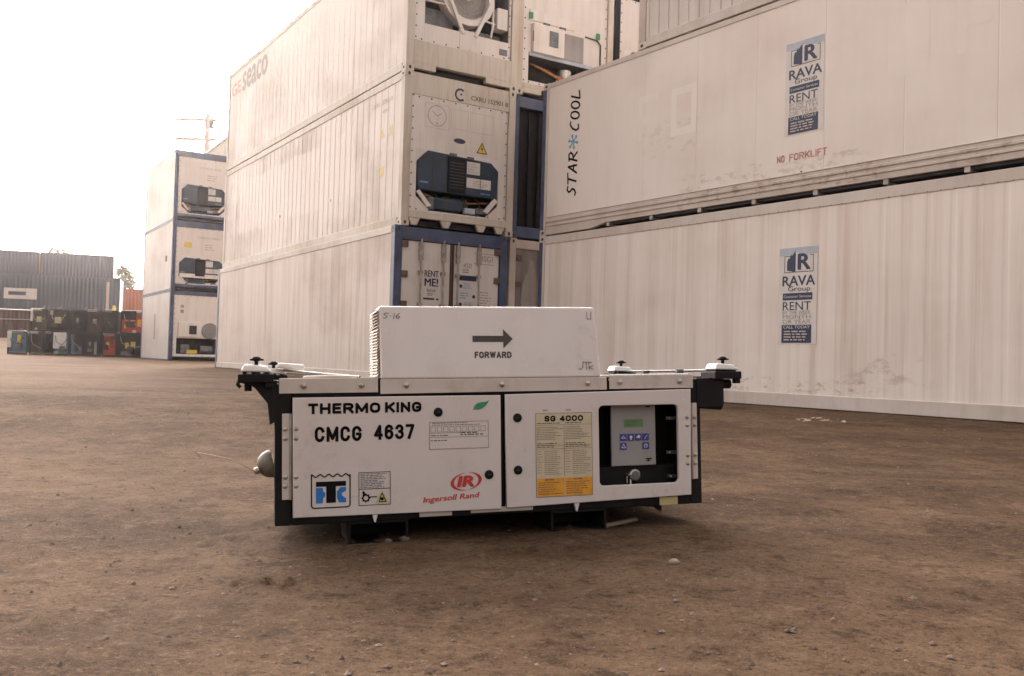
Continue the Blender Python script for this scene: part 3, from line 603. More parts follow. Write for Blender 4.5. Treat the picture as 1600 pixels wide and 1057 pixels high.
    for k in range(n):
        a0, a1 = 2 * math.pi * k / n, 2 * math.pi * (k + 1) / n
        m.poly(fp, [(.70 + .20 * math.cos(a0), 2.14 + .20 * math.sin(a0)), (.70 + .20 * math.cos(a1), 2.14 + .20 * math.sin(a1)), (.70 + .185 * math.cos(a1), 2.14 + .185 * math.sin(a1)), (.70 + .185 * math.cos(a0), 2.14 + .185 * math.sin(a0))], .004)
    m.stroke(fp, [(.60, 2.22), (.70, 2.14), (.80, 2.20)], .015, .005); m.disc(fp, .70, 2.0, .02, .005); m.build('fresh_air_disc', MAT['faint_ink'], t)
    m = MB(); m.frame_rect(fp, .45, 1.90, .96, 2.36, .008); m.frame_rect(fp, 1.42, 1.95, 1.95, 2.33, .008); m.frame_rect(fp, 1.0, 1.95, 1.38, 2.33, .008); m.build('hatch_outline', MAT['pale_ink'], ep)
    s = Frame((.012, 0, 0), (0, -1, 0), (0, 0, 1))
    for m in (MB().poly(s, [(-1.08, 1.80), (-.88, 1.80), (-.98, 1.98)]), MB().rect(s, -.66, 1.78, -.52, 1.96), MB().rect(s, -1.04, 1.05, -.88, 1.22)): m.build('side_label', MAT['yellow_label'], t)
    m = MB(); m.text(s, 'CXRU 152901 8', -1.50, 2.44, -.55, 2.53, .003, .0); m.text(s, '45R1', -1.0, 2.26, -.72, 2.33, .003, 0); m.build('lettering', MAT['pale_ink'], t)
    m = MB(); m.disc(s, -7.03, .975, .04); m.disc(s, -3.6, .92, .025); m.build('plug', MAT['machine_dark'], t)
    # top: fan and braces
    loc, a = place(SC, 2, .07)
    t = thing('reefer_container', 'white refrigerated container with a round fan held by V braces, fading into the sun glare', 'container', loc, a, G)
    shell(t, MAT['white_wall_c'], MAT['cream_frame'], MAT['cream_frame'], rib=(.30, .045, .004), z0=.17, toprail=.14)
    ep = reefer_frame(t, MAT['cream_frame'], (.37, .95, 2.24, 2.45), hdr=.32, sill=.60, lip='pocket')
    m = MB(); n = 40
    for k in range(n):
        a0, a1 = 2 * math.pi * k / n, 2 * math.pi * (k + 1) / n
        def P(r, q, y): return (1.32 + r * math.cos(q), y, 1.70 + r * math.sin(q))
        m.add([P(.46, a0, .06), P(.46, a1, .06), P(.58, a1, .06), P(.58, a0, .06), P(.46, a0, .3), P(.46, a1, .3), P(.58, a1, .3), P(.58, a0, .3)], [(0, 1, 2, 3), (0, 4, 5, 1), (3, 2, 6, 7)])
    m.build('fan_shroud', MAT['white_end'], t)
    m = MB()
    for r in (.12, .2, .28, .36, .44): m.tube([(1.32 + r * math.cos(q), .08, 1.70 + r * math.sin(q)) for q in [k * math.pi / 16 for k in range(33)]], .006, 6, False)
    for q in range(8): m.tube([(1.32, .08, 1.70), (1.32 + .47 * math.cos(q * math.pi / 4), .08, 1.70 + .47 * math.sin(q * math.pi / 4))], .006, 6)
    m.box((1.25, .05, 1.60), (1.39, .09, 1.74)); m.build('fan_guard', MAT['lockrod'], t)
    MB().cyl((1.32, .22, 1.70), (0, 1, 0), .45, .02, 30).build('fan_disc', MAT['rust_patch'], t)
    m = MB(); m.prism([(.83, 1.60), (.90, 1.60), (1.24, .92), (1.17, .90)], .0, .05); m.prism([(1.86, 1.66), (1.79, 1.66), (1.43, .92), (1.50, .90)], .0, .05); m.build('v_brace', MAT['white_end'], t, .006)
    m = MB(); m.box((1.12, .02, .605), (1.50, .10, 1.0)); m.build('pedestal', MAT['white_end'], t, .01)
    MB().box((.40, .26, 1.0), (1.10, .50, 1.36)).box((1.52, .3, 1.0), (2.2, .5, 1.15)).build('compressor', MAT['machine_grey'], t, .03)
    m = MB(); m.box((1.98, .06, 1.20), (2.22, .30, 1.62)); m.box((.42, .06, 1.48), (.80, .3, 1.66)); m.build('control_box', MAT['white_end'], t, .01)
    m = MB(); m.tube([(1.86, .1, 1.0), (1.9, .1, 1.25), (1.9, .1, 1.7)], .022); m.tube([(.4, .08, 1.42), (.8, .08, 1.42)], .02); m.tube([(1.55, .1, 1.32), (1.95, .1, 1.28)], .02); m.build('pipe', MAT['white_end'], t)
    m = MB(); m.box((2.02, .02, .68), (2.2, .032, .80)); m.build('vent_grille', MAT['machine_grey'], t)
    s = Frame((.012, 0, 0), (0, -1, 0), (0, 0, 1))
    MB().text(s, 'seaco', -10.8, 2.06, -8.5, 2.62, .003, .12).build('lettering', MAT['faint_ink'], t)
    MB().text(s, 'GE', -11.85, 2.12, -10.95, 2.50, .003, .12).build('logo_lettering', plain('faded_pink_vinyl', (.58, .36, .30), .6), t)
stack_c()

def stack_d():
    G = 'containers tucked behind the long white stack'
    dx = 2.50
    loc, a = place(SC, 0, dx, .08)
    t = thing('door_container', 'grey rust-stained container with a peeling door, beside the RENT ME doors', 'container', loc, a, G)
    shell(t, MAT['grey_door'], MAT['white_rail'], MAT['white_rail'], rib=(.30, .05, .01))
    MB().box((.15, .0, H - .2), (W - .15, .12, H - .02)).build('header', MAT['white_rail'], t, .008)
    MB().box((.15, .0, .03), (W - .15, .12, .17)).build('sill', MAT['white_rail'], t, .008)
    for k, (x0, x1) in enumerate(((.17, 1.212), (1.226, W - .17))):
        d = MB().box((x0, .03, .18), (x1, .09, H - .21)).build('door', MAT['grey_door'], t, .006)
        for xr in ((.75, 1.0) if k == 0 else (1.44, 1.9)): MB().tube([(xr, -.01, .16), (xr, -.01, H - .2)], .018, 10).build('lock_rod', MAT['lockrod'], d)
        for zc in (.4, 1.2, 1.98, 2.52): MB().box((.15 if k == 0 else W - .29, -.012, zc - .055), (.29 if k == 0 else W - .15, .03, zc + .055)).build('hinge', MAT['hinge_brown'], d, .005)
        if k == 0:
            f = Frame((0, .03, 0), (1, 0, 0), (0, 0, 1)); rr = random.Random(4); pts = []
            for i in range(15): pts.append((.34 + .42 * i / 14, 2.05 + .35 * math.sin(i * .23) + rr.uniform(-.12, .14)))
            pts += [(.74, 1.0), (.62, .6), (.42, .8), (.36, 1.3), (.31, 1.6)]
            MB().poly(f, pts[::-1], .0025).build('peeled_patch', MAT['rust_patch'], d)
    loc, a = place(SC, 1, dx, .10)
    t = thing('reefer_container', 'container with near-black end and blue posts, in the narrow gap beside the eight-sided cooling unit', 'container', loc, a, G)
    shell(t, MAT['navy_panel'], MAT['blue_frame'], MAT['blue_frame'], rib=(.30, .05, .01))
    MB().box((.15, .0, H - .24), (W - .15, .12, H - .02)).build('header', MAT['blue_frame'], t, .008)
    MB().box((.15, .0, .03), (W - .15, .12, .25)).build('sill', MAT['blue_frame'], t, .008)
    d = MB().box((.17, .12, .26), (W - .17, .16, H - .25)).build('end_panel', MAT['black'], t, .006)  # end panel and its ribs coloured near-black all over
    m = MB()
    for k in range(9): m.box((.20 + k * .24, .085, .28), (.29 + k * .24, .12, H - .27))
    m.build('end_ribs', MAT['black'], d)
    loc, a = place(SC, 2, dx + .02, .06)
    t = thing('reefer_container', 'cream white refrigerated container with a windowed control box and copper pipes, beside the round fan', 'container', loc, a, G)
    shell(t, MAT['white_wall_c'], MAT['cream_frame'], MAT['cream_frame'], rib=(.30, .05, .01))
    reefer_frame(t, MAT['cream_frame'], (.30, .33, 2.12, .86), hdr=.32, sill=.26, lip='pocket')
    b = MB().box((.36, -.06, .90), (1.12, .03, 1.50)).build('control_box', MAT['white_end'], t, .015)
    MB().box((.74, -.075, 1.08), (.96, -.062, 1.40)).build('display_window', MAT['machine_grey'], b, .006)
    MB().tube([(.34, -.07, 1.1), (.33, -.09, 1.2), (.34, -.07, 1.32)], .01).build('box_handle', MAT['machine_dark'], b)
    MB().box((1.16, .012, .92), (1.66, .03, 1.46)).build('air_grille', MAT['rust_patch'], t, .004)
    m = MB(); m.prism([(.30, 1.56), (1.40, 1.56), (1.40, 1.74), (.30, 1.78)], .008, .03); m.build('cover_strip', MAT['white_end'], t)
    bits('latch', MB().box((0, 0, 0), (.14, .04, .05)), [(.62, -.04, 1.50), (1.02, -.04, 1.50)], MAT['machine_grey'], t)
    bits('green_tag', MB().box((0, 0, 0), (.09, .014, .13)), [(.28, -.006, 1.58), (1.98, -.006, 1.50)], MAT['green_ink'], t)
    m = MB(); m.tube([(1.7, .02, 1.5), (2.0, .01, 1.48), (2.1, .01, 1.4), (2.1, .01, .9)], .016); m.build('cable', MAT['machine_dark'], t)
    m = MB().box((.30, -.005, .83), (1.9, .03, .90)); m.build('bay_beam', MAT['sign_blue'], t)
    m = MB(); m.cyl((1.3, .2, .42), (0, 0, 1), .16, .3, 16); m.cyl((1.75, .25, .45), (1, 0, 0), .13, .3, 14); m.build('compressor', MAT['steel'], t)
    m = MB()
    for k in range(6): m.tube([(.4 + .1 * k, .1 + .03 * k, .70), (.7 + .1 * k, .1, .62 - .03 * k), (1.2 + .1 * k, .1, .5 + .03 * k), (1.8, .15, .40 + .05 * k)], .02)
    m.build('pipe', MAT['copper'], t)
    loc, a = place(SC, 2, dx * 2 + .02, .1)
    t = thing('reefer_container', 'white refrigerated container with a near-black corner post, peeping out beyond the windowed control box', 'container', loc, a)
    shell(t, MAT['white_wall_c'], MAT['navy_panel'], MAT['navy_panel'], rib=(.30, .05, .01))
    reefer_frame(t, MAT['navy_panel'], (.30, .33, 2.09, 1.40), hdr=.3, lip=None); octagon_unit(t)
stack_d()

def rent_sign(parent, y0, z0, w=.62, h=1.34, lift=.0):
    f = Frame((.012, y0, z0), (0, -1, 0), (0, 0, 1)); X = lambda q: (q - 195) / 300 * w; Z = lambda q: (925 - q) / 830 * h
    b = MB().rect(f, X(195), Z(925), X(500), Z(95), .003).build('rental_sign', MAT['sign_white'], parent)
    m = MB(); m.rect(f, X(200), Z(160), X(498), Z(98), .004); m.build('sky_strip', MAT['sign_blue'], b)
    m = MB(); m.frame_rect(f, X(238), Z(310), X(470), Z(165), .009, .005)
    m.poly(f, [(X(260), Z(290)), (X(328), Z(308)), (X(328), Z(125)), (X(300), Z(165)), (X(292), Z(155)), (X(278), Z(190)), (X(270), Z(185)), (X(260), Z(215))], .006)
    m.text(f, 'R', X(345), Z(290), X(448), Z(150), .008, .10)
    m.text(f, 'RAVA', X(225), Z(425), X(485), Z(338), .006, .05); m.stroke(f, [(X(262), Z(400)), (X(290), Z(438))], .014, .006); m.text(f, 'Group', X(272), Z(485), X(448), Z(428), .006, -.004)
    m.rect(f, X(230), Z(548), X(465), Z(487), .005); m.text(f, 'RENT', X(232), Z(634), X(455), Z(562), .006, -.002)
    m.rect(f, X(225), Z(915), X(462), Z(760), .005); m.build('print', MAT['navy_ink'], b)
    m = MB(); m.poly(f, [(X(330), Z(306)), (X(450), Z(282)), (X(450), Z(170)), (X(330), Z(135))], .0055)
    m.text(f, 'Container Services', X(240), Z(528), X(455), Z(505), .007, 0); m.text(f, 'CALL TODAY', X(240), Z(792), X(450), Z(766), .007, .0); m.build('pale_print', MAT['sign_white'], b)
    m = MB(); m.lines(f, X(245), Z(900), X(450), Z(805), 4, .018, .007, True, 5); m.build('small_print', MAT['pale_ink'], b)
    m = MB(); m.text(f, 'BY THE WEEK', X(232), Z(668), X(455), Z(640), .006, 0); m.text(f, 'MONTH', X(232), Z(708), X(455), Z(674), .006, 0); m.text(f, 'OR YEAR', X(232), Z(752), X(455), Z(714), .006, 0); m.build('fine_print', MAT['faint_ink'], b)

def stack_r():
    G = 'containers of the long white stack with rental signs'
    loc, a = place(SR, 0)
    t = thing('long_container', 'long streaked white container resting on the dirt, with a blue rental sign and scuffed base', 'container', loc, a, G)
    shell(t, MAT['white_wall_r1'], MAT['white_rail'], MAT['white_rail'], rib=(.31, .09, .0035), z0=.19, toprail=.16, postm=MAT['white_rail'])
    MB().box((-.003, L40 - .10, .118), (.02, L40 + .002, H - .118)).build('post_face', MAT['blue_frame'], t)
    bits('rivet', MB().lathe((0, 0, 0), (-1, 0, 0), [(.011, 0), (.009, .005), (.0001, .006)], 6), [(.0, .4 + .17 * k, H - .15) for k in range(68)], MAT['faint_ink'], t)
    rent_sign(t, 12.192 - 5.53, .88)
    loc, a = place(SR, 1)
    t = thing('long_container', 'smooth white container painted NO FORKLIFT, with a triple-ribbed rusty lower rail', 'container', loc, a, G)
    shell(t, MAT['white_wall_r2'], MAT['white_rail'], MAT['white_rail'], rib=None, z0=.33, toprail=.10, bottom=False)
    MB().box((-.003, L40 - .10, .118), (.02, L40 + .002, H - .118)).build('post_face', MAT['blue_frame'], t)
    m = MB()
    pr = [(.0, .35), (.012, .335), (.012, .30), (-.012, .285), (-.012, .255), (.008, .24), (.008, .21), (-.012, .195), (-.012, .175), (.004, .165), (.004, .090), (.10, .090), (.10, .35)]
    m.prism([(x, z) for x, z in pr], 1.45, L40 - 1.45)
    for y0, y1 in ((.18, 1.45), (L40 - 1.45, L40 - .18)): m.prism([(x, z if z > .095 else .02) for x, z in pr], y0, y1)
    for ya, yb in ((1.45, 1.85), (L40 - 1.45, L40 - 1.85)): m.prism([(ya, .02), (yb, .09), (ya, .09)] if ya > 5 else [(ya, .09), (yb, .09), (ya, .02)], .006, .09, 'yz')
    m.build('bottom_rail', MAT['rusty_rail'], t)
    MB().box((W - .1, .18, .02), (W, L40 - .18, .35)).build('bottom_rail', MAT['rusty_rail'], t)
    for k in range(9): y = 1.9 + k * 1.05; MB().box((.02, y - .035, .02), (W - .1, y + .035, .089)).build('cross_member', MAT['lockrod'], t)
    rent_sign(t, 12.192 - 5.57, .90, .62, 1.31)
    f = Frame((.012, 12.192, 0), (0, -1, 0), (0, 0, 1))
    MB().block(f, 'NO', 5.45, .545, 5.58, .645, .016).block(f, 'FORKLIFT', 5.66, .545, 6.27, .645, .016).build('lettering', MAT['faded_red'], t)
    m = MB()
    for x_, z_, w_, h_ in ((7.15, 1.35, .55, .9), (8.05, 1.45, .12, .8), (8.17, 2.10, .42, .16), (8.17, 1.75, .30, .14), (2.6, 1.35, .10, .75), (3.35, 1.3, .55, .12), (3.35, 1.95, .55, .12), (3.35, 1.42, .12, .53), (3.78, 1.42, .12, .53), (2.7, 1.62, .3, .12), (2.7, 1.98, .34, .12)): m.rect(f, x_, z_, x_ + w_, z_ + h_, .0015)
    m.build('ghost_lettering', MAT['ghost'], t)
    MB().rect(f, 5.85, .36, 5.88, .38, .002).build('plug', MAT['machine_dark'], t)
    # hand-drawn STAR * COOL running up the end of the wall
    fv = Frame((.012, 12.192 - .98, .69), (0, 0, 1), (0, 1, 0))     # right = up the wall, up = towards the far end
    glyph = {'S': [[(.9, .92), (.5, 1.0), (.25, .8), (.4, .58), (.7, .42), (.62, .14), (.3, .0), (.0, .1)]],
             'T': [[(.0, .95), (1.05, 1.0)], [(.5, .97), (.35, .0)]], 'A': [[(.0, .0), (.55, 1.0), (.85, .0)], [(.2, .38), (.85, .36)]],
             'R': [[(.1, .0), (.25, 1.0)], [(.0, .92), (.6, 1.0), (.9, .78), (.7, .52), (.2, .45)], [(.35, .48), (1.0, .0)]],
             'C': [[(.95, .95), (.6, 1.0), (.2, .7), (.05, .3), (.25, .02), (.7, .05)]],
             'O': [[(.55 + .42 * math.cos(q), .5 + .5 * math.sin(q)) for q in [k * math.pi / 7 for k in range(15)]]], 'L': [[(.35, 1.05), (.15, .1), (.2, .02), (1.0, .12)]]}
    m = MB(); x = 0.0
    for ch, wd in (('S', .155), ('T', .185), ('A', .165), ('R', .18)):
        for st in glyph[ch]: m.stroke(fv, [(x + px * wd + (py - .5) * .05, (py - .5) * .24 + .06 + (x - .9) * -.035) for px, py in st], .036, .003)
        x += wd + .033
    x = 1.165
    for ch, wd in (('C', .165), ('O', .155), ('O', .155), ('L', .165)):
        for st in glyph[ch]: m.stroke(fv, [(x + px * wd + (py - .5) * .05, (py - .5) * .24 + .06 + (x - .9) * -.035) for px, py in st], .036, .003)
        x += wd + .030
    m.build('lettering', MAT['ink'], t)
    m = MB(); cx, cy = .965, .075
    for k in range(3): q = math.pi * k / 3 + .25; m.stroke(fv, [(cx - .135 * math.cos(q), cy - .135 * math.sin(q)), (cx + .135 * math.cos(q), cy + .135 * math.sin(q))], .030, .003 + k * 1e-4)
    for k in range(6):
        q = math.pi * k / 3 + .25
        for dq in (-.5, .5): m.stroke(fv, [(cx + .08 * math.cos(q), cy + .08 * math.sin(q)), (cx + .08 * math.cos(q) + .05 * math.cos(q + dq), cy + .08 * math.sin(q) + .05 * math.sin(q + dq))], .018, .0045)
    m.build('star_mark', MAT['sky_ink'], t)
    loc, a = place(SR, 2)
    t = thing('long_container', 'plain white container set back on top of the one painted NO FORKLIFT', 'container', loc, a, G)
    shell(t, MAT['white_wall_l'], MAT['white_rail'], MAT['white_rail'], L=9.63, rib=(.22, .04, .012), z0=.17, toprail=.12)
stack_r()

def stack_l():
    G = 'short blue-framed containers stacked three high'; L = 6.058
    lab = ['short blue-framed white container with round fan, standing on dirt under two matching ones', 'short blue-framed white container with a yellow square tag, between two others of its stack', 'short blue-framed white container on top of its stack, against the sky']
    for k in range(3):
        loc, a = place(SL, k); t = thing('reefer_container', lab[k], 'container', loc, a, G)
        shell(t, MAT['white_wall_l'], MAT['blue_frame'], MAT['blue_frame'], L=L, rib=None, z0=.075, toprail=.07, postm=MAT['blue_frame'])
        if k:
            reefer_frame(t, MAT['blue_frame'], (.30, .33, 2.09, 1.40), hdr=.28, sill=.28, lip=None); octagon_unit(t, -.08 if k == 1 else .05)
            fp = Frame((0, .03, 0), (1, 0, 0), (0, 0, 1))
            m = MB(); m.text(fp, 'CMCU 4501', 1.0, 2.2, 1.9, 2.29, .003); m.lines(fp, 1.3, 1.72, 1.75, 2.0, 3, .03, .003, True, k); m.build('lettering', MAT['faint_ink'], t)
            if k == 1: MB().rect(fp, .48, 1.80, .78, 2.02).build('yellow_tag', MAT['yellow_label'], t); MB().box((.32, -.012, .56), (2.08, .02, .72)).build('bay_beam', MAT['white_end'], t)
        else:
            reefer_frame(t, MAT['blue_frame'], (.30, .30, 2.12, .95), hdr=.18, sill=.2, lip=None)
            b = MB().box((.34, -.05, 1.0), (1.22, .03, 1.62)).build('control_box', MAT['white_end'], t, .015); MB().box((.78, -.065, 1.12), (1.08, -.052, 1.48)).build('display_window', MAT['machine_dark'], b)
            m = MB(); m.cyl((1.62, .02, 1.28), (0, -1, 0), .33, .05, 26); m.build('fan', MAT['rust_patch'], t)
            m = MB()
            for r in (.1, .17, .24, .31): m.tube([(1.62 + r * math.cos(q), -.04, 1.28 + r * math.sin(q)) for q in [k2 * math.pi / 12 for k2 in range(25)]], .008, 5, False)
            m.build('fan_guard', MAT['machine_grey'], t)
            m = MB(); m.cyl((1.3, .3, .5), (1, 0, 0), .16, .5, 14); m.box((.5, .15, .35), (.85, .4, .7)); m.build('compressor', MAT['machine_grey'], t)
            MB().box((.75, .1, .32), (1.15, .3, .48)).build('battery_tray', MAT['yellow_label'], t)
            fp = Frame((0, .03, 0), (1, 0, 0), (0, 0, 1)); m = MB(); m.rect(fp, .42, 2.2, .56, 2.32); m.rect(fp, .42, 1.98, .56, 2.12); m.build('label', MAT['faint_ink'], t)
            s = Frame((.012, 0, 0), (0, -1, 0), (0, 0, 1)); MB().rect(s, -3.2, .9, -2.85, 2.0).build('side_lettering', MAT['faint_ink'], t)
        s = Frame((.012, 0, 0), (0, -1, 0), (0, 0, 1))
        if k == 1: MB().rect(s, -1.3, 1.25, -.95, 1.5).build('side_label', MAT['machine_dark'], t)
stack_l()

# pale store building far behind the left stacks
def warehouse():
    t = thing('warehouse', 'tall pale warehouse corner rising behind the blue-framed container stack', 'warehouse', (-15.95, 50.6, .2), .55)
    m = MB()
    ys = [(0, 0)]
    for k in range(60): ys += [(k * .3 + .12, 0), (k * .3 + .15, .04), (k * .3 + .27, .04), (k * .3 + .3, 0)]
    v = []
    for y, d in ys: v += [(d, y, 0), (d, y, 12.2)]
    m.add(v, [(2 * i, 2 * i + 1, 2 * i + 3, 2 * i + 2) for i in range(len(ys) - 1)])
    m.box((.05, 0, 0), (9.5, .08, 12.2)); m.box((9.4, .09, 0), (9.5, 18, 12.2)); m.box((.06, 17.9, 0), (9.39, 18, 12.2)); m.build('wall', MAT['white_wall_l'], t)
    MB().box((-.04, -.04, 12.205), (9.54, 18.04, 12.35)).build('roof', MAT['white_rail'], t)
warehouse()

# ------------------------------------------------------------------ corrugated containers far left
def box_container(name, label, cat_mat, frame_mat, loc, rz, L, h, group, panels=None):
    t = thing(name, label, 'container', loc, rz, group)     # long wall along local x, facing -y
    m = MB(); xs = []; x = .12
    while x < L - .3: xs += [(x, 0), (x + .07, .036), (x + .14, .036), (x + .21, 0)]; x += .28
    xs = [(0.08, 0)] + xs + [(L - .08, 0)]; v = []
    for q, d in xs: v += [(q, .02 + d, .16), (q, .02 + d, h - .1)]
    m.add(v, [(2 * i, 2 * i + 2, 2 * i + 3, 2 * i + 1) for i in range(len(xs) - 1)])
    m.box((.1, .1, .16), (L - .1, W - .05, h - .03)); m.build('wall', cat_mat, t)
    for z0, z1 in ((0.01, .16), (h - .1, h)): MB().box((.1, 0, z0), (L - .1, .08, z1)).build('rail', cat_mat, t)
    for x0 in (0, L - .14):
        for y0 in (0, W - .14): MB().box((x0, y0, 0), (x0 + .14, y0 + .14, h)).build('corner_post', frame_mat, t)
    MB().box((L - .09, .15, .16), (L - .03, W - .15, h - .1)).build('end_wall', cat_mat, t)
    return t
def gz(x, y): return float(ground_z(x, y))
G = 'coloured containers stacked far off'
hb = 2.62
FA = .30; D = 69.0; x_r = -.4250 * D; z0 = CAM_H - .1 + .15
tl = box_container('dry_container', 'slate grey container with a white name board on its long wall', MAT['c_grey'], MAT['c_grey'], (x_r - 12.19 * math.cos(FA), D - 12.19 * math.sin(FA), z0 + hb), FA, 12.19, hb, G)
f = Frame((0, -.0, 0), (1, 0, 0), (0, 0, 1)); sx0 = 12.19 - 7.75; sx1 = sx0 + 2.15
sg = MB().box((sx0, -.03, .78), (sx1, .0, 1.56)).build('name_board', MAT['sign_white'], tl)
fs = Frame((0, -.03, 0), (1, 0, 0), (0, 0, 1)); MB().lines(fs, sx0 + .3, .98, sx1 - .2, 1.38, 1, .26, .004, True, 3).build('lettering', MAT['navy_ink'], sg)
MB().box((11.25, -.02, .25), (11.45, .0, 2.3)).build('marking_strip', MAT['faint_ink'], tl)
box_container('dry_container', 'maroon container on the ground beneath the grey one with the name board', MAT['c_maroon'], MAT['c_maroon'], (x_r - .3 - 12.19 * math.cos(FA), D - 12.19 * math.sin(FA), z0), FA, 12.19, hb, G)
D2 = 84.0; x_r2 = -.4329 * D2; hz = 2.896; zt = CAM_H + .1008 * D2 - hz
LBL2 = ['faded indigo short container with brown-red end posts, above the slate grey one', 'faded indigo short container mostly out of frame, touching its twin on the skyline']
for k in range(2):
    t = box_container('dry_container', LBL2[k], MAT['c_navy'], MAT['c_red'], (x_r2 - (6.06 * (k + 1) + .06 * k) * math.cos(FA), D2 - (6.06 * (k + 1) + .06 * k) * math.sin(FA), zt), FA, 6.058, hz, G)
D3 = 76.0; xo = -.4015 * D3
to = box_container('dry_container', 'rust orange corrugated container against the sky beside the slate grey one', MAT['c_orange'], MAT['c_orange'], (xo - 6.05, D3, CAM_H + .0657 * D3 - 2.6), .02, 6.058, 2.6, G)
box_container('dry_container', 'rust orange container beneath the other orange one, behind the stored generators', MAT['c_orange'], MAT['c_orange'], (xo - 6.05, D3, CAM_H + .0657 * D3 - 5.2), .02, 6.058, 2.6, G)

# ------------------------------------------------------------------ stored generators far left
GD = 45.0
def stored_generator(label, x0, x1, z0, body, front=None, tags=(), white=None, louv=True, dy=0.0, h=1.12):
    s = GD / 1446.9 * .1987; wx = (x1 - x0) * s
    px = x0 * .1987; X = (px - 800) / 1446.9 * GD
    t = thing('stored_generator', label, 'generator', (X + .012 * z0, GD + dy, z0), 0, 'spare generators piled in two rows')
    b = MB(); b.box((.02, .03, .10), (wx - .02, .95, h - .05)); b.build('body', body, t, .03)
    m = MB()
    for xx in (.0, wx - .06):
        for yy in (.0, .9): m.box((xx, yy, 0), (xx + .06, yy + .06, h))
    m.box((.06, .0, h - .06), (wx - .06, .06, h)); m.box((.06, .0, .0), (wx - .06, .06, .09)); m.box((.06, .9, h - .06), (wx - .06, .96, h)); m.build('frame', MAT['g_black'], t, .01)
    f = Frame((0, .03, 0), (1, 0, 0), (0, 0, 1))
    if louv:
        m = MB()
        for k in range(6): m.box((wx * .2, .005, h * .55 + k * .06), (wx * .8, .03, h * .55 + k * .06 + .03))
        m.build('louvre', MAT['g_black'], t)
    for (a, b_, c, d, mt) in tags: MB().box((wx * a, -.012 if False else .0, h * b_), (wx * c, .028, h * d)).build('tag_plate', MAT[mt], t)
    if white: a, b_, c, d = white; MB().box((wx * a, -.05, h * b_), (wx * c, .02, h * d)).build('side_cover', MAT['cap_white'], t, .02)
    q = random.Random(int(x0) * 7 + int(z0 * 10))
    m = MB(); ex = wx * q.uniform(.25, .75); m.tube([(ex, .4, h - .06), (ex, .4, h + q.uniform(.03, .12)), (ex + .08, .4, h + .13)], .035, 8); m.build('exhaust_pipe', MAT['machine_grey'], t)
    bx = wx * q.uniform(.1, .45); bw = wx * q.uniform(.22, .4); bz = h * q.uniform(.12, .3)
    MB().box((bx, -q.uniform(.02, .10), bz), (bx + bw, .028, bz + h * q.uniform(.15, .28))).build('filter_box', MAT[q.choice(['machine_dark', 'g_black', 'machine_grey', 'g_brown'])], t, .02)
    m = MB(); m.tube([(wx * .12, -.01, h * .9), (wx * .2, -.05, h * .6), (wx * q.uniform(.3, .7), -.06, h * .45), (wx * .85, -.02, h * q.uniform(.2, .8))], .018, 6); m.build('hose', MAT['faint_ink' if q.random() < .4 else 'machine_dark'], t)
    MB().box((wx * .02, .0, h * .93), (wx * q.uniform(.4, .95), .3, h + q.uniform(.01, .06))).build('top_cover', MAT[q.choice(['machine_dark', 'cap_white', 'faint_ink', 'g_black'])], t, .02)
    if front: a, b_, c, d, mt = front; MB().box((wx * a, -.03, h * b_), (wx * c, .025, h * d)).build('front_panel', MAT[mt], t, .01)
    return t
g0 = gz(-22, GD) + .01
low = g0 - .02
stored_generator('blue generator with a white end cover and a yellow tag above a black patch', 60, 215, low, MAT['g_blue'], tags=[(.5, .5, .68, .85, 'yellow_label'), (.5, .42, .72, .50, 'g_black')], white=(0, .3, .2, 1.0), louv=False)
stored_generator('dark brown plain generator next to the blue one with white end cover', 232, 345, low, MAT['g_brown'])
stored_generator('narrow navy generator squeezed beside the white-fronted blue one', 350, 418, low, MAT['navy_panel'])
stored_generator('blue generator with a large white front panel, on the dirt', 422, 548, low, MAT['g_blue'], front=(.0, .30, .80, 1.0, 'cap_white'), tags=[(.12, .72, .5, .82, 'g_red'), (.15, .52, .3, .62, 'g_blue'), (.55, .4, .62, .95, 'g_black'), (.02, .05, .3, .18, 'faint_ink')], louv=False)
stored_generator('blue generator with a black front bay and cream label, beside the white-fronted one', 552, 658, low, MAT['g_blue'], front=(.35, .42, .95, .98, 'g_black'), tags=[(.4, .6, .62, .8, 'cream_label')])
stored_generator('black generator with pink and pale green markings, beside the bright red one on the dirt', 662, 798, low, MAT['g_black'], tags=[(.2, .42, .45, .68, 'c_red'), (.28, .44, .4, .62, 'cream_label'), (.6, .1, .74, .66, 'panel_grey')])
stored_generator('bright red generator with yellow markings, standing on the dirt between black ones', 805, 916, low, MAT['g_red'], tags=[(.28, .38, .5, .64, 'yellow_label'), (.1, .5, .22, .75, 'g_brown'), (.6, .75, .9, .9, 'g_brown')])
stored_generator('wide black generator with two yellow labels, beneath the wide red one', 920, 1140, low, MAT['g_black'], tags=[(.3, .38, .42, .64, 'yellow_label'), (.5, .38, .66, .68, 'yellow_faded'), (.15, .1, .5, .26, 'machine_grey'), (.12, .8, .3, .92, 'navy_panel')], louv=False)
hi_ = low + 1.13
stored_generator('dark brown generator with a white flank and yellow tags, raised on the plain brown one', 235, 365, hi_, MAT['g_brown'], tags=[(.35, .42, .65, .66, 'yellow_faded'), (.25, .08, .4, .3, 'yellow_faded')], white=(0, .45, .12, 1.0))
stored_generator('black generator with one pale yellow label, raised between dark brown and grey-labelled ones', 378, 532, hi_, MAT['g_black'], tags=[(.3, .38, .62, .66, 'yellow_faded'), (.02, .75, .2, .98, 'faint_ink')])
stored_generator('black generator with a small grey label, raised above the white-fronted blue one', 546, 665, hi_, MAT['g_black'], tags=[(.4, .42, .55, .64, 'faint_ink')])
stored_generator('dark brown generator with a square grey label, raised beside the one carrying the amber lamp', 672, 800, hi_, MAT['g_brown'], tags=[(.4, .3, .62, .62, 'faint_ink')])
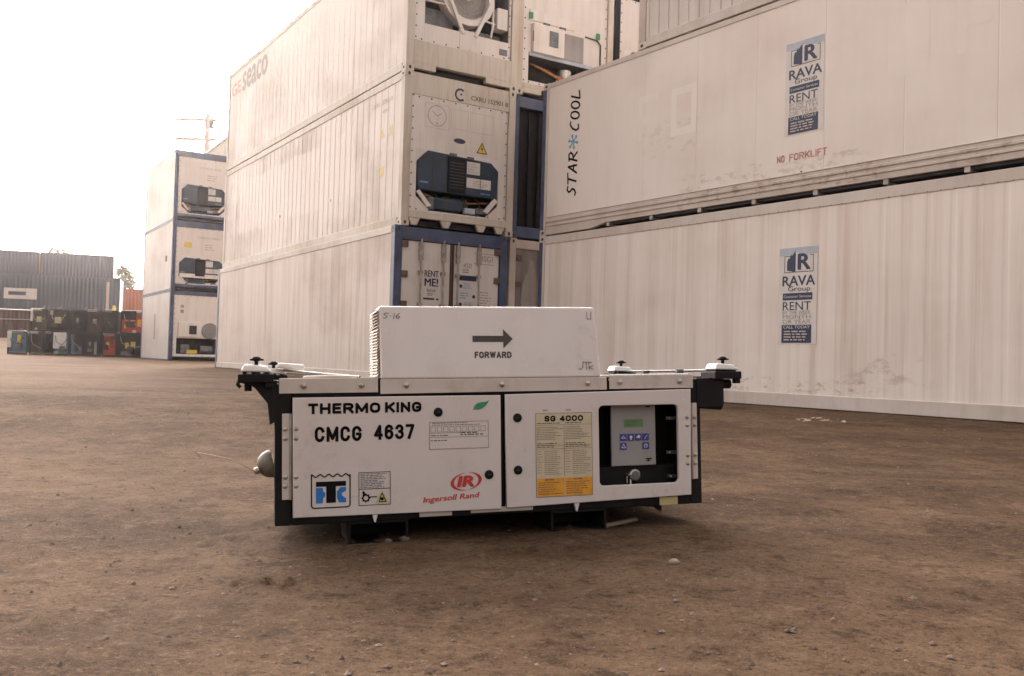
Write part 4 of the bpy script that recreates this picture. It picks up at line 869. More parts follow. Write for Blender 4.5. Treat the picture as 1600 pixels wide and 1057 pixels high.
stored_generator('plain sooty generator topped by an amber lamp, beside the raised red one', 812, 916, hi_, MAT['g_black'], tags=[(.3, .45, .42, .52, 'lcd')]).children
stored_generator('wide red generator with a dark top and two orange labels, piled on a black one', 942, 1140, hi_, MAT['g_red'], front=(.05, .62, .62, 1.02, 'g_black'), tags=[(.4, .35, .55, .62, 'orange_label'), (.66, .33, .82, .64, 'orange_label'), (.15, .25, .24, .42, 'yellow_label'), (.48, .05, .62, .18, 'cream_label')], louv=False)
t = thing('beacon_lamp', 'small amber beacon lamp on top of a dark stored generator', 'lamp', (((868 * .1987) - 800) / 1446.9 * GD, GD + .3, hi_ + 1.12))
MB().lathe((0, 0, 0), (0, 0, 1), [(.09, 0), (.09, .04), (.07, .05), (.08, .2), (.05, .26), (.001, .27)], 14).build('lens', MAT['yellow_label'], t)
t = thing('barrier_rail', 'thin pale barrier rail standing before the maroon container', 'barrier', (-26.5, 46.2, gz(-26, 46)))
MB().tube([(-3, 0, 1.72), (3.6, 0, 1.72)], .018).build('rail', MAT['faint_ink'], t)
for xx in (-2.2, .4, 2.6): MB().tube([(xx, 0, 0), (xx, 0, 1.70)], .018).build('post', MAT['faint_ink'], t)

# ------------------------------------------------------------------ pole, wires, trees
t = thing('utility_pole', 'pale wooden utility pole with two crossarms behind the short blue-framed containers', 'utility pole', (-20.55, 61.0, .3))
MB().tube([(0, 0, 0), (.0, 0, 8), (0, 0, 16.15)], [.26, .23, .17], 12).build('pole', MAT['pole_wood'], t)
for z in (15.75, 14.45):
    a = MB().box((-2.15, -.08, z - .10), (.55, .08, z + .10)).build('crossarm', MAT['pole_wood'], t)
    m = MB()
    for xx in (-1.8, -1.2, -.6): m.cyl((xx, 0, z + .10), (0, 0, 1), .035, .14, 8)
    m.build('insulator', MAT['machine_grey'], a)
m = MB(); m.box((.16, -.1, 15.2), (.4, .1, 15.7)); m.build('pole_bracket', MAT['machine_grey'], t)
m = MB()
for xx, zz in ((-1.8, 15.95),):
    m.tube([(-20.55 + xx - 120 * q, 61 + 8 * q + 0, .3 + zz - 3.2 * q - 10 * q * (1 - q) * .6) for q in [k / 24 for k in range(25)]], .012, 5)
tag(m.build('power_line', MAT['faint_ink']), 'thin power line sagging from the pole across the bright sky', 'power line')

def frond_tree(name, label, x, y, h, nf, spread, seed, trunk_r=.16):
    rr = random.Random(seed); z = gz(x, y); t = thing(name, label, 'tree', (x, y, z))
    MB().tube([(0, 0, 0), (.1, 0, h * .5), (.05, .05, h)], [trunk_r * 1.3, trunk_r, trunk_r * .8], 8).build('trunk', MAT['bark'], t)
    m = MB()
    for k in range(nf):
        az = rr.uniform(0, 2 * math.pi); el = rr.uniform(-.4, 1.3); ln = spread * rr.uniform(.6, 1.1); z0 = h - rr.uniform(0, h * .32)
        p = Vector((.05, .05, z0)); d = Vector((math.cos(az) * math.cos(el), math.sin(az) * math.cos(el), math.sin(el)))
        for s_i in range(9):
            q = p.copy(); d.z -= .16; p = p + d.normalized() * ln / 9
            for sgn in (-1, 1):
                sd_ = d.cross(Vector((0, 0, 1))).normalized() * sgn
                for e in (.0, .5):
                    b0 = q.lerp(p, e); tip = b0 + sd_ * ln * .26 * (1 - abs(s_i - 4) / 7) + d.normalized() * ln * .1 + Vector((0, 0, -.08 * ln * rr.random()))
                    m.add([b0, b0 + d.normalized() * ln * .13, tip], [(0, 1, 2)])
    m.build('crown', MAT['leaf'], t)
frond_tree('palm_tree', 'small ragged palm tree rising behind the orange container', -.421 * 92, 92, 7.6, 60, 1.7, 3)
frond_tree('palm_tree', 'distant palm crown just above the indigo skyline containers', -.494 * 120, 120, 12.2, 34, 2.4, 5)
frond_tree('palm_tree', 'low shaggy palm between orange container and blue-framed stack', -.396 * 95, 95, 5.6, 34, 1.7, 8)

# ------------------------------------------------------------------ the generator set in the middle of the yard
def rotm(y, pi, r):
    cy, sy = math.cos(y), math.sin(y); cp, sp = math.cos(pi), math.sin(pi); c, s = math.cos(r), math.sin(r)
    return Matrix(((cy, -sy, 0), (sy, cy, 0), (0, 0, 1))) @ Matrix(((1, 0, 0), (0, cp, -sp), (0, sp, cp))) @ Matrix(((c, 0, s), (0, 1, 0), (-s, 0, c)))
def hero():
    t = thing('generator_set', 'white and black generator set with a FORWARD arrow cover, standing alone on the dirt', 'generator')
    mw = rotm(.2949, -.0324, -.0311).to_4x4(); mw.translation = (-.7828, 3.1908, CAM_H - .5894); t.matrix_world = mw
    DP = .95
    # black frame
    m = MB()
    m.box((-.012, 0, -.002), (.044, .06, .487)); m.box((1.572, 0, -.002), (1.622, .06, .487)); m.box((.044, .004, .437), (1.572, .06, .452)); m.box((.794, .006, .02), (.812, .06, .437))
    m.box((.044, .002, -.002), (1.572, .06, .034)); m.box((.060, DP - .06, -.002), (.11, DP, .487)); m.box((1.50, DP - .06, -.002), (1.55, DP, .487))
    for xa, xb, wd in ((-.008, .064, .04), (1.618, 1.546, -.04)):
        for z0, z1 in ((.0, .05), (.44, .485)): m.hexa([(xa, .06, z0), (xa + wd, .06, z0), (xb + wd, DP - .06, z0), (xb, DP - .06, z0)], [(xa, .06, z1), (xa + wd, .06, z1), (xb + wd, DP - .06, z1), (xb, DP - .06, z1)])
    m.box((.11, DP - .05, .0), (1.50, DP, .05)); m.box((.11, DP - .05, .44), (1.50, DP, .485))
    fr = m.build('frame', MAT['black'], t, .004)
    for xa, xb, wd in ((-.002, .070, .01), (1.612, 1.540, -.01)): MB().hexa([(xa, .0605, .05), (xa + wd, .0605, .05), (xb + wd, DP - .061, .05), (xb, DP - .061, .05)], [(xa, .0605, .44), (xa + wd, .0605, .44), (xb + wd, DP - .061, .44), (xb, DP - .061, .44)]).build('side_panel', MAT['black'], t)
    MB().box((.11, DP - .03, .05), (1.50, DP - .02, .44)).build('rear_panel', MAT['black'], t)
    MB().box((.05, .06, .02), (1.57, .9, .03)).build('floor_pan', MAT['black'], t)
    # feet: fork pockets, hollow rectangular tubes running front to back
    for x0, x1 in ((.238, .452), (.992, 1.216)):
        m = MB(); z0, z1, w_ = -.088, -.002, .010
        m.box((x0, .005, z0), (x1, .22, z0 + w_)); m.box((x0, .005, z1 - w_), (x1, .22, z1)); m.box((x0, .005, z0 + w_), (x0 + w_, .22, z1 - w_)); m.box((x1 - w_, .005, z0 + w_), (x1, .22, z1 - w_)); m.box((x0 + w_, .20, z0 + w_), (x1 - w_, .21, z1 - w_))
        m.build('fork_pocket', MAT['black'], t, .003)
        xm = (x0 + x1) / 2 - .015; MB().prism([(xm - .012, .032), (xm + .012, .032), (xm + .002, -.004), (xm - .002, -.004)], -.014, .0).build('drain_tab', MAT['cap_white'], t)
    MB().prism([(1.28, .0), (1.46, .0), (1.46, -.03), (1.43, -.01)], .03, .06).build('skid_bracket', MAT['black'], t); MB().box((.25, .66, -.10), (1.35, .74, -.002)).build('cross_tube', MAT['black'], t)
    MB().box((.49, -.006, .004), (.610, .002, .026)).build('step_plate', MAT['flange_white'], t, .002); MB().box((.68, -.006, .008), (.918, .002, .026)).build('step_plate', MAT['flange_white'], t, .002)
    m = MB(); m.box((1.436, -.004, -.0), (1.513, .0, .030)); yp = m.build('data_plate', MAT['yellow_faded'], t)
    # doors
    dl = plate('access_door', [(.047, .026), (.793, .020), (.793, .436), (.047, .438)], [], -.010, .018, MAT['hero_white'], t)
    hole = rounded(1.181, .086, 1.514, .389, .018)
    drr = plate('control_door', [(.812, .022), (1.566, .036), (1.571, .448), (.812, .438)], [hole], -.010, .018, MAT['hero_white'], t)
    F = Frame((0, -.019, 0), (1, 0, 0), (0, 0, 1))
    for d, pts in ((dl, ((.558, .378), (.746, .147))), (drr, ((.857, .351), (.857, .159)))):
        for x, z in pts:
            la = MB().lathe((x, -.019, z), (0, -1, 0), [(.0165, 0), (.0165, .003), (.013, .005), (.0001, .005)], 20).build('latch', MAT['black_rubber'], d)
            MB().box((x - .005, -.0255, z - .002), (x + .005, -.024, z + .002)).build('key_slot', MAT['machine_dark'], la)
    # hinge strips with rivets
    for x0, x1, z0, z1, d in ((.012, .043, .088, .383, dl), (1.573, 1.600, .096, .393, drr)):
        h = MB().box((x0, -.012, z0), (x1, .002, z1)).build('hinge', MAT['flange_white'], d, .002)
        MB().tube([(x1 - .003 if d is dl else x0 + .003, -.014, z0), (x1 - .003 if d is dl else x0 + .003, -.014, z1)], .004, 8).build('hinge_pin', MAT['steel'], h)
        bits('rivet', MB().lathe((0, 0, 0), (0, -1, 0), [(.0085, 0), (.008, .0025), (.004, .0048), (.0001, .005)], 10),
             [(x, -.018 if (x > .05 and x < 1.57) else -.012, z) for z in ((.331, .298, .166, .135) if d is dl else (.338, .307, .190, .158)) for x in ((.058, .022) if d is dl else (1.553, 1.588))], MAT['bolt'], h)
    # lettering and badges on the left door
    m = MB(); m.block(F, 'THERMO', .099, .380, .349, .417, .0098, .001); m.block(F, 'KING', .366, .380, .497, .417, .0098, .001); m.build('maker_lettering', MAT['ink'], dl)
    m = MB(); m.block(F, 'CMCG', .121, .283, .283, .336, .0106, .001, .2); m.block(F, '4637', .326, .285, .471, .338, .0106, .001, .2); m.build('fleet_number', MAT['ink'], dl)
    # leaf
    up_ = [(.690, .386), (.693, .398), (.703, .407), (.718, .411), (.735, .412), (.749, .418)]; dn_ = [(.741, .404), (.733, .395), (.720, .387), (.704, .384), (.695, .386), (.684, .381)]
    lf = MB().poly(F, (up_ + dn_)[::-1], .001).build('leaf_emblem', MAT['green_ink'], dl)
    MB().stroke(F, [(.692, .388), (.712, .396), (.735, .406)], .0016, .0016).build('leaf_vein', MAT['lcd'], lf)
    # paper plate
    p = MB().rect(F, .525, .245, .745, .343, .0008).build('inspection_sheet', MAT['hero_white'], dl)
    m = MB(); m.frame_rect(F, .525, .245, .745, .343, .0012, .0014); m.rect(F, .525, .287, .745, .2882, .0014); m.rect(F, .525, .302, .64, .3032, .0014)
    m.lines(F, .535, .328, .735, .342, 2, .0022, .0014, True, 1); m.lines(F, .53, .291, .60, .297, 1, .003, .0014, True, 2); m.lines(F, .64, .292, .74, .306, 2, .004, .0014, True, 3); m.lines(F, .53, .272, .62, .280, 1, .003, .0014, True, 4)
    for k in range(9): m.frame_rect(F, .53 + k * .0232, .306, .53 + k * .0232 + .018, .326, .0012, .0015)
    m.build('sheet_print', MAT['marker'], p)
    # emblem of T and K in a wave-topped frame
    x0, x1, z0, z1 = .110, .242, .056, .168
    m = MB(); wt = .0042
    wav = [(x0 + (x1 - x0) * k / 40, z1 - .0045 * (1 - math.cos(2 * math.pi * 4.5 * k / 40)) + .003) for k in range(41)]
    m.stroke(F, wav, wt, .001); m.stroke(F, [(x0, z1), (x0, z0 + .008), (x0 + .003, z0 + .002), (x0 + .009, z0), (x1 - .009, z0), (x1 - .003, z0 + .002), (x1, z0 + .008), (x1, z1)], wt, .0012)
    m.poly(F, [(.125, .146), (.125, .129), (.160, .129), (.160, .072), (.193, .072), (.193, .129), (.228, .129), (.228, .146)], .001); m.build('monogram', MAT['ink'], dl)
    m = MB(); m.poly(F, [(.125, .072), (.148, .072), (.150, .090), (.156, .096), (.156, .108), (.150, .112), (.148, .125), (.125, .125)], .001)
    m.poly(F, [(.204, .072), (.228, .072), (.228, .086), (.214, .096), (.214, .104), (.228, .113), (.228, .125), (.208, .125), (.197, .110), (.197, .090)], .001); m.build('monogram_blue', MAT['blue_ink'], dl)
    # warning decal
    p = MB().rect(F, .272, .057, .384, .173, .0008).build('warning_decal', MAT['hero_white'], dl)
    m = MB(); m.frame_rect(F, .272, .057, .384, .173, .002, .0014); m.rect(F, .272, .113, .384, .1155, .0014)
    for k in range(16): q = math.pi * 2 * k / 16; m.poly(F, [(.297 + (.0125 if k % 2 else .017) * math.cos(q) , .083 + (.0125 if k % 2 else .017) * math.sin(q)), (.297 + (.017 if k % 2 else .0125) * math.cos(q + .39), .083 + (.017 if k % 2 else .0125) * math.sin(q + .39)), (.297 + .008 * math.cos(q + .39), .083 + .008 * math.sin(q + .39)), (.297 + .008 * math.cos(q), .083 + .008 * math.sin(q))][::-1], .0015)
    m.rect(F, .306, .084, .336, .088, .0016); m.stroke(F, [(.288, .104), (.292, .094)], .008, .0016); m.build('decal_print', MAT['ink'], p)
    m = MB(); m.lines(F, .278, .117, .380, .170, 9, .0028, .0014, True, 6); m.build('decal_small_print', MAT['machine_grey'], p)
    m = MB(); m.poly(F, [(.330, .063), (.378, .063), (.354, .108)], .0018); m.build('decal_triangle', MAT['yellow_faded'], p)
    m = MB(); m.stroke(F, [(.344, .068), (.348, .085), (.354, .098), (.360, .085), (.368, .068), (.344, .068)], .003, .0022); m.disc(F, .354, .078, .006, .0026); m.build('decal_symbol', MAT['ink'], p)
    m = MB(); m.stroke(F, [(.243, .088), (.270, .091)], .0012, .001); m.build('scratch', MAT['faint_ink'], dl)
    # red ring logo
    m = MB(); n = 30; cx, cz = .660, .126
    def E(a, k_, off): return (cx + off + k_ * .056 * math.cos(a) + .35 * k_ * .030 * math.sin(a), cz + k_ * .032 * math.sin(a))
    for k in range(n):
        for a0, a1, w0 in ((105, 285, 1), (-72, 92, -1)):
            q0, q1 = R_(a0 + (a1 - a0) * k / n), R_(a0 + (a1 - a0) * (k + 1) / n)
            th0 = 1 - .20 * math.sin(math.pi * k / n); th1 = 1 - .20 * math.sin(math.pi * (k + 1) / n)
            m.poly(F, [E(q0, th0, 0), E(q1, th1, 0), E(q1, 1.02, 0), E(q0, 1.02, 0)][::-1], .001 + (.0002 if w0 > 0 else 0))
    m.text(F, 'IR', .629, .106, .694, .147, .002, .16, .2); m.text(F, 'Ingersoll Rand', .502, .050, .707, .076, .001, .06, .22, .05); m.build('red_emblem', MAT['red_ink'], dl)
    # right door: instruction label
    lb = MB().rect(F, .927, .055, 1.152, .366, .0008).build('instruction_label', MAT['cream_label'], drr)
    m = MB(); m.rect(F, .929, .057, 1.038, .124, .0014); m.build('warning_strip', MAT['orange_label'], lb); MB().rect(F, 1.041, .057, 1.150, .124, .0014).build('warning_strip', MAT['orange_label'], lb)
    m = MB(); m.block(F, 'SG', .962, .334, 1.006, .356, .0056, .0014); m.block(F, '4000', 1.022, .334, 1.116, .356, .0056, .0014); m.build('model_lettering', MAT['ink'], lb)
    m = MB(); m.frame_rect(F, .927, .055, 1.152, .366, .0012, .0018); m.rect(F, 1.0385, .13, 1.040, .318, .0014)
    for z in (.321, .245, .232): m.rect(F, .93, z, 1.149, z + .001, .0014)
    for k, (xa, xb) in enumerate(((.932, 1.034), (1.044, 1.147))):
        m.lines(F, xa, .324, xb, .332, 1, .003, .0014, True, 20 + k); m.lines(F, xa, .265, xb, .316, 8, .0018, .0014, True, 30 + k); m.lines(F, xa, .236, xb, .256, 3, .003, .0014, True, 40 + k); m.lines(F, xa + .028, .135, xb, .228, 13, .0018, .0014, True, 50 + k); m.lines(F, xa, .14, xa + .022, .228, 9, .0016, .0014, True, 60 + k); m.lines(F, xa + .03, .115, xa + .07, .121, 1, .004, .002, True, 70)
    m.build('label_print', MAT['marker'], lb)
    m = MB(); m.lines(F, .934, .062, 1.033, .112, 6, .0025, .002, True, 5); m.lines(F, 1.046, .062, 1.145, .112, 6, .0025, .002, True, 6); m.build('strip_print', MAT['hinge_brown'], lb)
    m = MB(); m.lines(F, .955, .373, .975, .380, 1, .005, .001, False, 1); m.lines(F, 1.048, .373, 1.068, .380, 1, .005, .001, False, 2); m.build('door_print', MAT['faint_ink'], drr)
    # control bay behind the window
    m = MB(); m.box((1.15, .13, .05), (1.55, .14, .43)); m.box((1.15, .0, .05), (1.165, .13, .43)); m.box((1.535, .0, .05), (1.55, .13, .43)); m.box((1.165, .0, .05), (1.535, .13, .06)); m.box((1.165, .0, .42), (1.535, .13, .43)); bay = m.build('control_bay', MAT['black_rubber'], t)
    MB().box((1.262, .048, .16), (1.436, .13, .41)).build('panel_housing', MAT['black_rubber'], t); cp = MB().box((1.254, .035, .152), (1.443, .047, .41)).build('control_panel', MAT['panel_grey'], t, .004)
    C = Frame((0, .035, 0), (1, 0, 0), (0, 0, 1))
    MB().frame_rect(C, 1.303, .298, 1.392, .337, .004, .001).build('display_bezel', MAT['panel_grey'], cp)
    MB().rect(C, 1.307, .302, 1.388, .333, .001).build('display', MAT['lcd'], cp)
    m = MB(); m.lines(C, 1.311, .306, 1.384, .330, 2, .006, .0016, True, 7); m.build('display_digits', plain('display_segments', (.09, .15, .06), .4), cp)
    keys = [(1.290 + .0318 * k, .250) for k in range(4)] + [(1.290, .216), (1.385, .216)]
    for i, (kx, kz) in enumerate(keys):
        kb = MB().box((kx, .031, kz), (kx + .0265, .035, kz + .0265)).build('key', MAT['key_blue'], cp, .001)
        KF = Frame((0, .031, 0), (1, 0, 0), (0, 0, 1)); cx, cz = kx + .013, kz + .013; m = MB()
        if i == 0: m.stroke(KF, [(cx - .008, cz - .003), (cx, cz + .006), (cx + .008, cz - .003), (cx - .008, cz - .003)], .0022, .0006)
        elif i == 1: m.disc(KF, cx, cz + .001, .006, .0006); m.rect(KF, cx - .003, cz - .010, cx + .003, cz - .004, .0007)
        elif i == 2: m.disc(KF, cx + .001, cz + .002, .0065, .0006); m.rect(KF, cx - .009, cz - .003, cx - .003, cz + .002, .0007)
        elif i == 3: m.stroke(KF, [(cx - .006, cz - .007), (cx + .006, cz + .007)], .0022, .0006)
        elif i == 4: m.stroke(KF, [(cx - .008, cz - .006), (cx, cz + .008), (cx + .008, cz - .006), (cx - .008, cz - .006)], .0022, .0006)
        else: m.frame_rect(KF, cx - .008, cz - .007, cx + .006, cz + .007, .002, .0006); m.stroke(KF, [(cx - .004, cz), (cx + .005, cz + .003)], .002, .0007)
        m.build('key_symbol', MAT['cap_white'], kb)
    m = MB(); m.rect(C, 1.418 - .02, .175, 1.418 + .006, .180, .001); m.rect(C, 1.406, .170, 1.411, .180, .0012); m.rect(C, 1.400, .168, 1.418, .171, .0012); m.lines(C, 1.40, .378, 1.42, .384, 1, .004, .001, True, 2); m.build('panel_mark', MAT['ink'], cp)
    m = MB(); m.lathe((1.353, .05, .115), (0, -1, 0), [(.024, 0), (.024, .012), (.019, .016), (.0001, .016)], 20); g = m.build('gauge', MAT['steel'], t)
    MB().lathe((1.353, .033, .115), (0, -1, 0), [(.018, 0), (.0001, .001)], 18).build('gauge_face', MAT['machine_grey'], g)
    MB().box((1.20, .05, .062), (1.53, .13, .150)).build('switch_bracket', MAT['black'], t, .003)
    m = MB(); m.lathe((1.322, .05, .118), (0, -1, 0), [(.006, 0), (.006, .006), (.003, .018), (.005, .024), (.0001, .026)], 10); m.tube([(1.322, .045, .112), (1.320, .042, .085)], .0025, 6); m.tube([(1.336, .045, .1), (1.334, .04, .08)], .004, 6); m.build('toggle_switch', MAT['steel'], t)
    m = MB(); m.lathe((0, 0, 0), (0, -1, 0), [(.006, 0), (.005, .004), (.0001, .006)], 10); m.tube([(0, .018, 0), (0, .0, 0)], .004, 6); m.box((-.004, .017, -.007), (.036, .021, .007))
    bits('bay_bolt', m, [(1.500, .03, .332), (1.499, .03, .198), (1.503, .03, .104)], MAT['steel'], bay)
    # top: flanged lid sheets and raised air cover
    for x0, x1, nm in ((.002, .344, 'lid'), (1.233, 1.590, 'lid')):
        b = MB(); b.box((x0, -.004, .452), (x1, .0, .505)); b.hexa([(x0, .0, .497), (x1, .0, .497), (x1 - .07 * (x0 > 1), DP, .497), (x0 + .07 * (x0 < 1), DP, .497)], [(x0, .0, .505), (x1, .0, .505), (x1 - .07 * (x0 > 1), DP, .505), (x0 + .07 * (x0 < 1), DP, .505)]); b.build('lid', MAT['flange_white'], t, .004)
    m = MB(); m.box((.3455, .002, .45), (.3555, .05, .497)); m.box((1.2215, .002, .45), (1.2315, .05, .497)); m.box((.356, .25, .49), (1.221, DP, .499)); m.build('lid_gap', MAT['black'], t)
    cv = MB(); y1 = .23
    cv.hexa([(.352, -.006, .446), (1.222, -.006, .450), (1.222, .0, .450), (.352, .0, .446)], [(.352, -.004, .498), (1.222, -.004, .498), (1.222, .0, .498), (.352, .0, .498)])
    cover = cv.build('cover_flange', MAT['flange_white'], t, .002)
    cv = MB(); cv.hexa([(.356, -.002, .498), (1.200, -.002, .498), (1.200, y1, .498), (.356, y1, .498)], [(.352, .016, .762), (1.184, .016, .768), (1.180, y1 - .01, .768), (.362, y1 - .01, .762)])
    cover = cv.build('air_cover', MAT['cover_white'], t, .008, 3)
    m = MB()
    for k in range(22):
        z = .520 + k * .0109; m.hexa([(.3560, .02, z), (.344, .02, z - .012 + .004 * (k > 15)), (.344, y1 - .03, z - .012), (.3560, y1 - .03, z)], [(.3560, .02, z + .003), (.344, .02, z - .009 + .004 * (k > 15)), (.344, y1 - .03, z - .009), (.3560, y1 - .03, z + .003)])
    m.build('louvre_fins', MAT['flange_white'], cover)
    MB().box((.3545, .018, .512), (.357, y1 - .02, .755)).build('louvre_painted_shade', MAT['machine_dark'], cover)  # dark sheet painted in for the shade between the louvre fins
    K = Frame((0, -.002, .498), (1, 0, 0), (0, .0665, .9978))
    zz = lambda z: z - .498
    m = MB(); m.rect(K, .695, zz(.633), .815, zz(.656), .001); m.poly(K, [(.813, zz(.609)), (.850, zz(.6445)), (.813, zz(.681))], .0012); m.block(K, 'FORWARD', .702, zz(.573), .844, zz(.597), .0054, .001); m.build('direction_arrow', plain('faded_black_paint', (.062, .050, .046), .5), cover)
    m = MB()
    def W_(pts, ox, oz, s): m.stroke(K, [(ox + a * s, zz(oz + b * s)) for a, b in pts], .0022, .001)
    W_([(1, .95), (.4, 1), (.1, .75), (.5, .55), (.7, .3), (.4, .05), (0, .1)], .366, .717, .02); W_([(0, .5), (.4, .5)], .390, .720, .012); W_([(.2, 1), (.1, 0)], .402, .717, .019); W_([(.9, 1), (.3, .6), (.2, .2), (.6, 0), (.9, .3), (.6, .5), (.3, .35)], .408, .717, .02)
    W_([(.6, 1), (.55, .2), (.2, -.1), (-.1, .1)], 1.112, .530, .026); W_([(.5, 1.0), (2.0, .95)], 1.112, .530, .026); W_([(0, 1), (.0, .0)], 1.141, .528, .026); W_([(0, 1), (.0, .0)], 1.152, .528, .024); W_([(.8, .7), (.0, .35), (.8, .0)], 1.152, .528, .022)
    W_([(0, 1), (.05, 0), (.6, 0), (.62, 1)], 1.150, .722, .028); m.build('handwriting', MAT['marker'], cover)
    bits('flange_bolt', MB().lathe((0, 0, 0), (0, -1, 0), [(.011, -.003), (.011, .001), (.0075, .0015), (.0075, .006), (.0001, .007)], 12),
         [(x, -.006, z) for x, z in ((.085, .478), (.285, .478), (.445, .476), (.803, .475), (1.143, .476), (1.275, .478), (1.530, .479))], MAT['bolt'], t)
    # side mounting clamps and their threaded rods
    def clamp(x, y, z, s, name='mounting_clamp'):
        b = MB(); b.box((x - .06, y - .05, z - .012), (x + .058, y + .07, z + .018)); b.box((x + .03, y - .045, z - .03), (x + .055, y - .02, z - .012)); b.box((x - .045, y - .03, z + .018), (x - .03, y + .05, z + .04)); b.box((x + .03, y - .03, z + .018), (x + .045, y + .05, z + .04)); b.cyl((x, y, z + .018), (0, 0, 1), .015, .03, 12)
        o = b.build(name, MAT['black'], t, .003)
        c = MB(); c.hexa([(x - .052, y - .04, z + .026), (x + .058, y - .04, z + .022), (x + .058, y + .06, z + .022), (x - .052, y + .06, z + .026)], [(x - .040, y - .03, z + .052), (x + .036, y - .03, z + .046), (x + .036, y + .05, z + .046), (x - .040, y + .05, z + .052)])
        c.build('clamp_cap', MAT['cap_white'], o, .008, 3)
        k = MB(); k.lathe((x + .002, y, z + .046), (0, 0, 1), [(.007, 0), (.007, .016), (.016, .018), (.018, .024), (.010, .032), (.0001, .033)], 12); k.box((x - .020, y - .006, z + .064), (x + .026, y + .006, z + .070)); k.build('clamp_bolt', MAT['black_rubber'], o)
    clamp(-.075, .02, .503, 1); clamp(1.735, .02, .498, 1); clamp(.02, .86, .505, 1); clamp(1.66, .86, .503, 1)
    m = MB(); m.box((1.604, -.006, .372), (1.722, .008, .492)); m.prism([(1.604, .492), (1.730, .492), (1.730, .386), (1.718, .362), (1.604, .374)], .0, .10); m.cyl((1.725, .03, .466), (1, 0, 0), .019, .045, 16); m.build('corner_guard', MAT['black'], t, .006)
    m = MB(); m.prism([(-.11, .498), (-.005, .498), (-.005, .36), (-.028, .345), (-.036, .42), (-.075, .47)], .0, .07); m.cyl((-.10, .03, .462), (0, 0, 1), .013, .04, 12); m.tube([(-.13, .03, .50), (-.135, .03, .485), (-.125, .03, .475)], .007); m.build('corner_guard', MAT['black'], t, .004)
    MB().hexa([(-.12, .05, .488), (-.01, .05, .488), (.07, .92, .488), (-.03, .92, .488)], [(-.12, .05, .5), (-.01, .05, .5), (.07, .92, .5), (-.03, .92, .5)]).build('outrigger_beam', MAT['black'], t, .003)
    MB().box((1.628, .1, .486), (1.72, .92, .498)).build('outrigger_beam', MAT['black'], t, .003)
    rod = MB().tube([(1.74, .06, .522), (1.70, .5, .524), (1.665, .84, .528)], .0055, 8).build('threaded_rod', MAT['machine_grey'], t)
    MB().tube([(1.60, .05, .506), (1.50, .5, .508), (1.40, .9, .510)], .004, 6).build('threaded_rod', MAT['machine_grey'], t); MB().tube([(.06, .84, .545), (.19, .6, .526), (.32, .3, .508)], .0055, 8).build('threaded_rod', MAT['machine_grey'], t)
    bits('rod_guide', MB().box((-.015, -.01, 0), (.015, .01, .03)), [(1.705 - .06 * q, q, .498) for q in (.3, .6)], MAT['machine_grey'], rod)
    m = MB(); m.prism([(.03, .553), (.15, .546), (.145, .568), (.04, .576)], .78, .84); m.build('clamp_lever', MAT['cap_white'], t, .006)
    # rounded silver shell on the left side with its loose wire
    m = MB(); m.lathe((-.012, .12, .205), (-1, .0, -.25), [(.048, 0), (.049, .012), (.044, .03), (.032, .046), (.014, .055), (.0001, .057)], 22); sh = m.build('side_cap', MAT['shell'], t)
    m = MB(); m.lathe((-.062, .09, .185), (-1, -.2, -.4), [(.012, 0), (.013, .012), (.006, .018), (.0001, .018)], 12); m.build('cable_gland', MAT['bolt'], sh)
    m = MB(); m.tube([(-.078, .09, .182), (-.12, .1, .205), (-.16, .13, .223), (-.20, .15, .232), (-.27, .2, .245)], .0022, 6); m.build('loose_wire', MAT['wire'], sh)
    # top deck clutter
    m = MB(); m.box((1.3, .5, .505), (1.45, .6, .513)); m.tube([(.1, .2, .508), (.2, .25, .512), (.3, .24, .508)], .006); m.build('deck_fittings', MAT['flange_white'], t)
hero()

# ------------------------------------------------------------------ loose things on the dirt
def blob(m, x, y, z, r, rr):
    vs = []
    for k in range(12):
        pass
    n = 7
    for j, (zz, sc) in enumerate(((-.4, .7), (.1, 1.0), (.5, .62))):
        for k in range(n):
            q = 2 * math.pi * k / n + j * .3; s = sc * rr.uniform(.75, 1.2); vs.append((x + r * s * math.cos(q), y + r * s * math.sin(q) * .85, z + r * zz * rr.uniform(.7, 1.1)))
    vs.append((x, y, z + r * .62)); f = []
    for j in range(2):
        for k in range(n): f.append((j * n + k, j * n + (k + 1) % n, (j + 1) * n + (k + 1) % n, (j + 1) * n + k))
    for k in range(n): f.append((2 * n + k, 2 * n + (k + 1) % n, 3 * n))
    m.add(vs, f, True)
def ray(px, py):
    """point on the yard surface seen at a place measured off the photograph"""
    a, b = px - 800, py - 528.5; U = a * cr + b * sr; Vv = -a * sr + b * cr
    d = rt * (U / FPX) + fw + up * (-Vv / FPX); t_ = 1.0
    for _ in range(60):
        p = Vector((0, 0, CAM_H)) + d * t_; t_ += (p.z - gz(p.x, p.y)) / max(.02, -d.z) * .7
    return Vector((0, 0, CAM_H)) + d * t_
def pebble(m, x, y, z, r, rr):
    q0 = rr.uniform(0, 6); f = rr.uniform(.6, 1.0)
    vs = [(x + r * math.cos(q0 + k * 1.257) * rr.uniform(.75, 1.15), y + r * f * math.sin(q0 + k * 1.257) * rr.uniform(.75, 1.15), z + r * rr.uniform(-.1, .25)) for k in range(5)] + [(x + r * .15, y, z + r * rr.uniform(.5, .85))]
    m.add(vs, [(k, (k + 1) % 5, 5) for k in range(5)])
rr = random.Random(21)
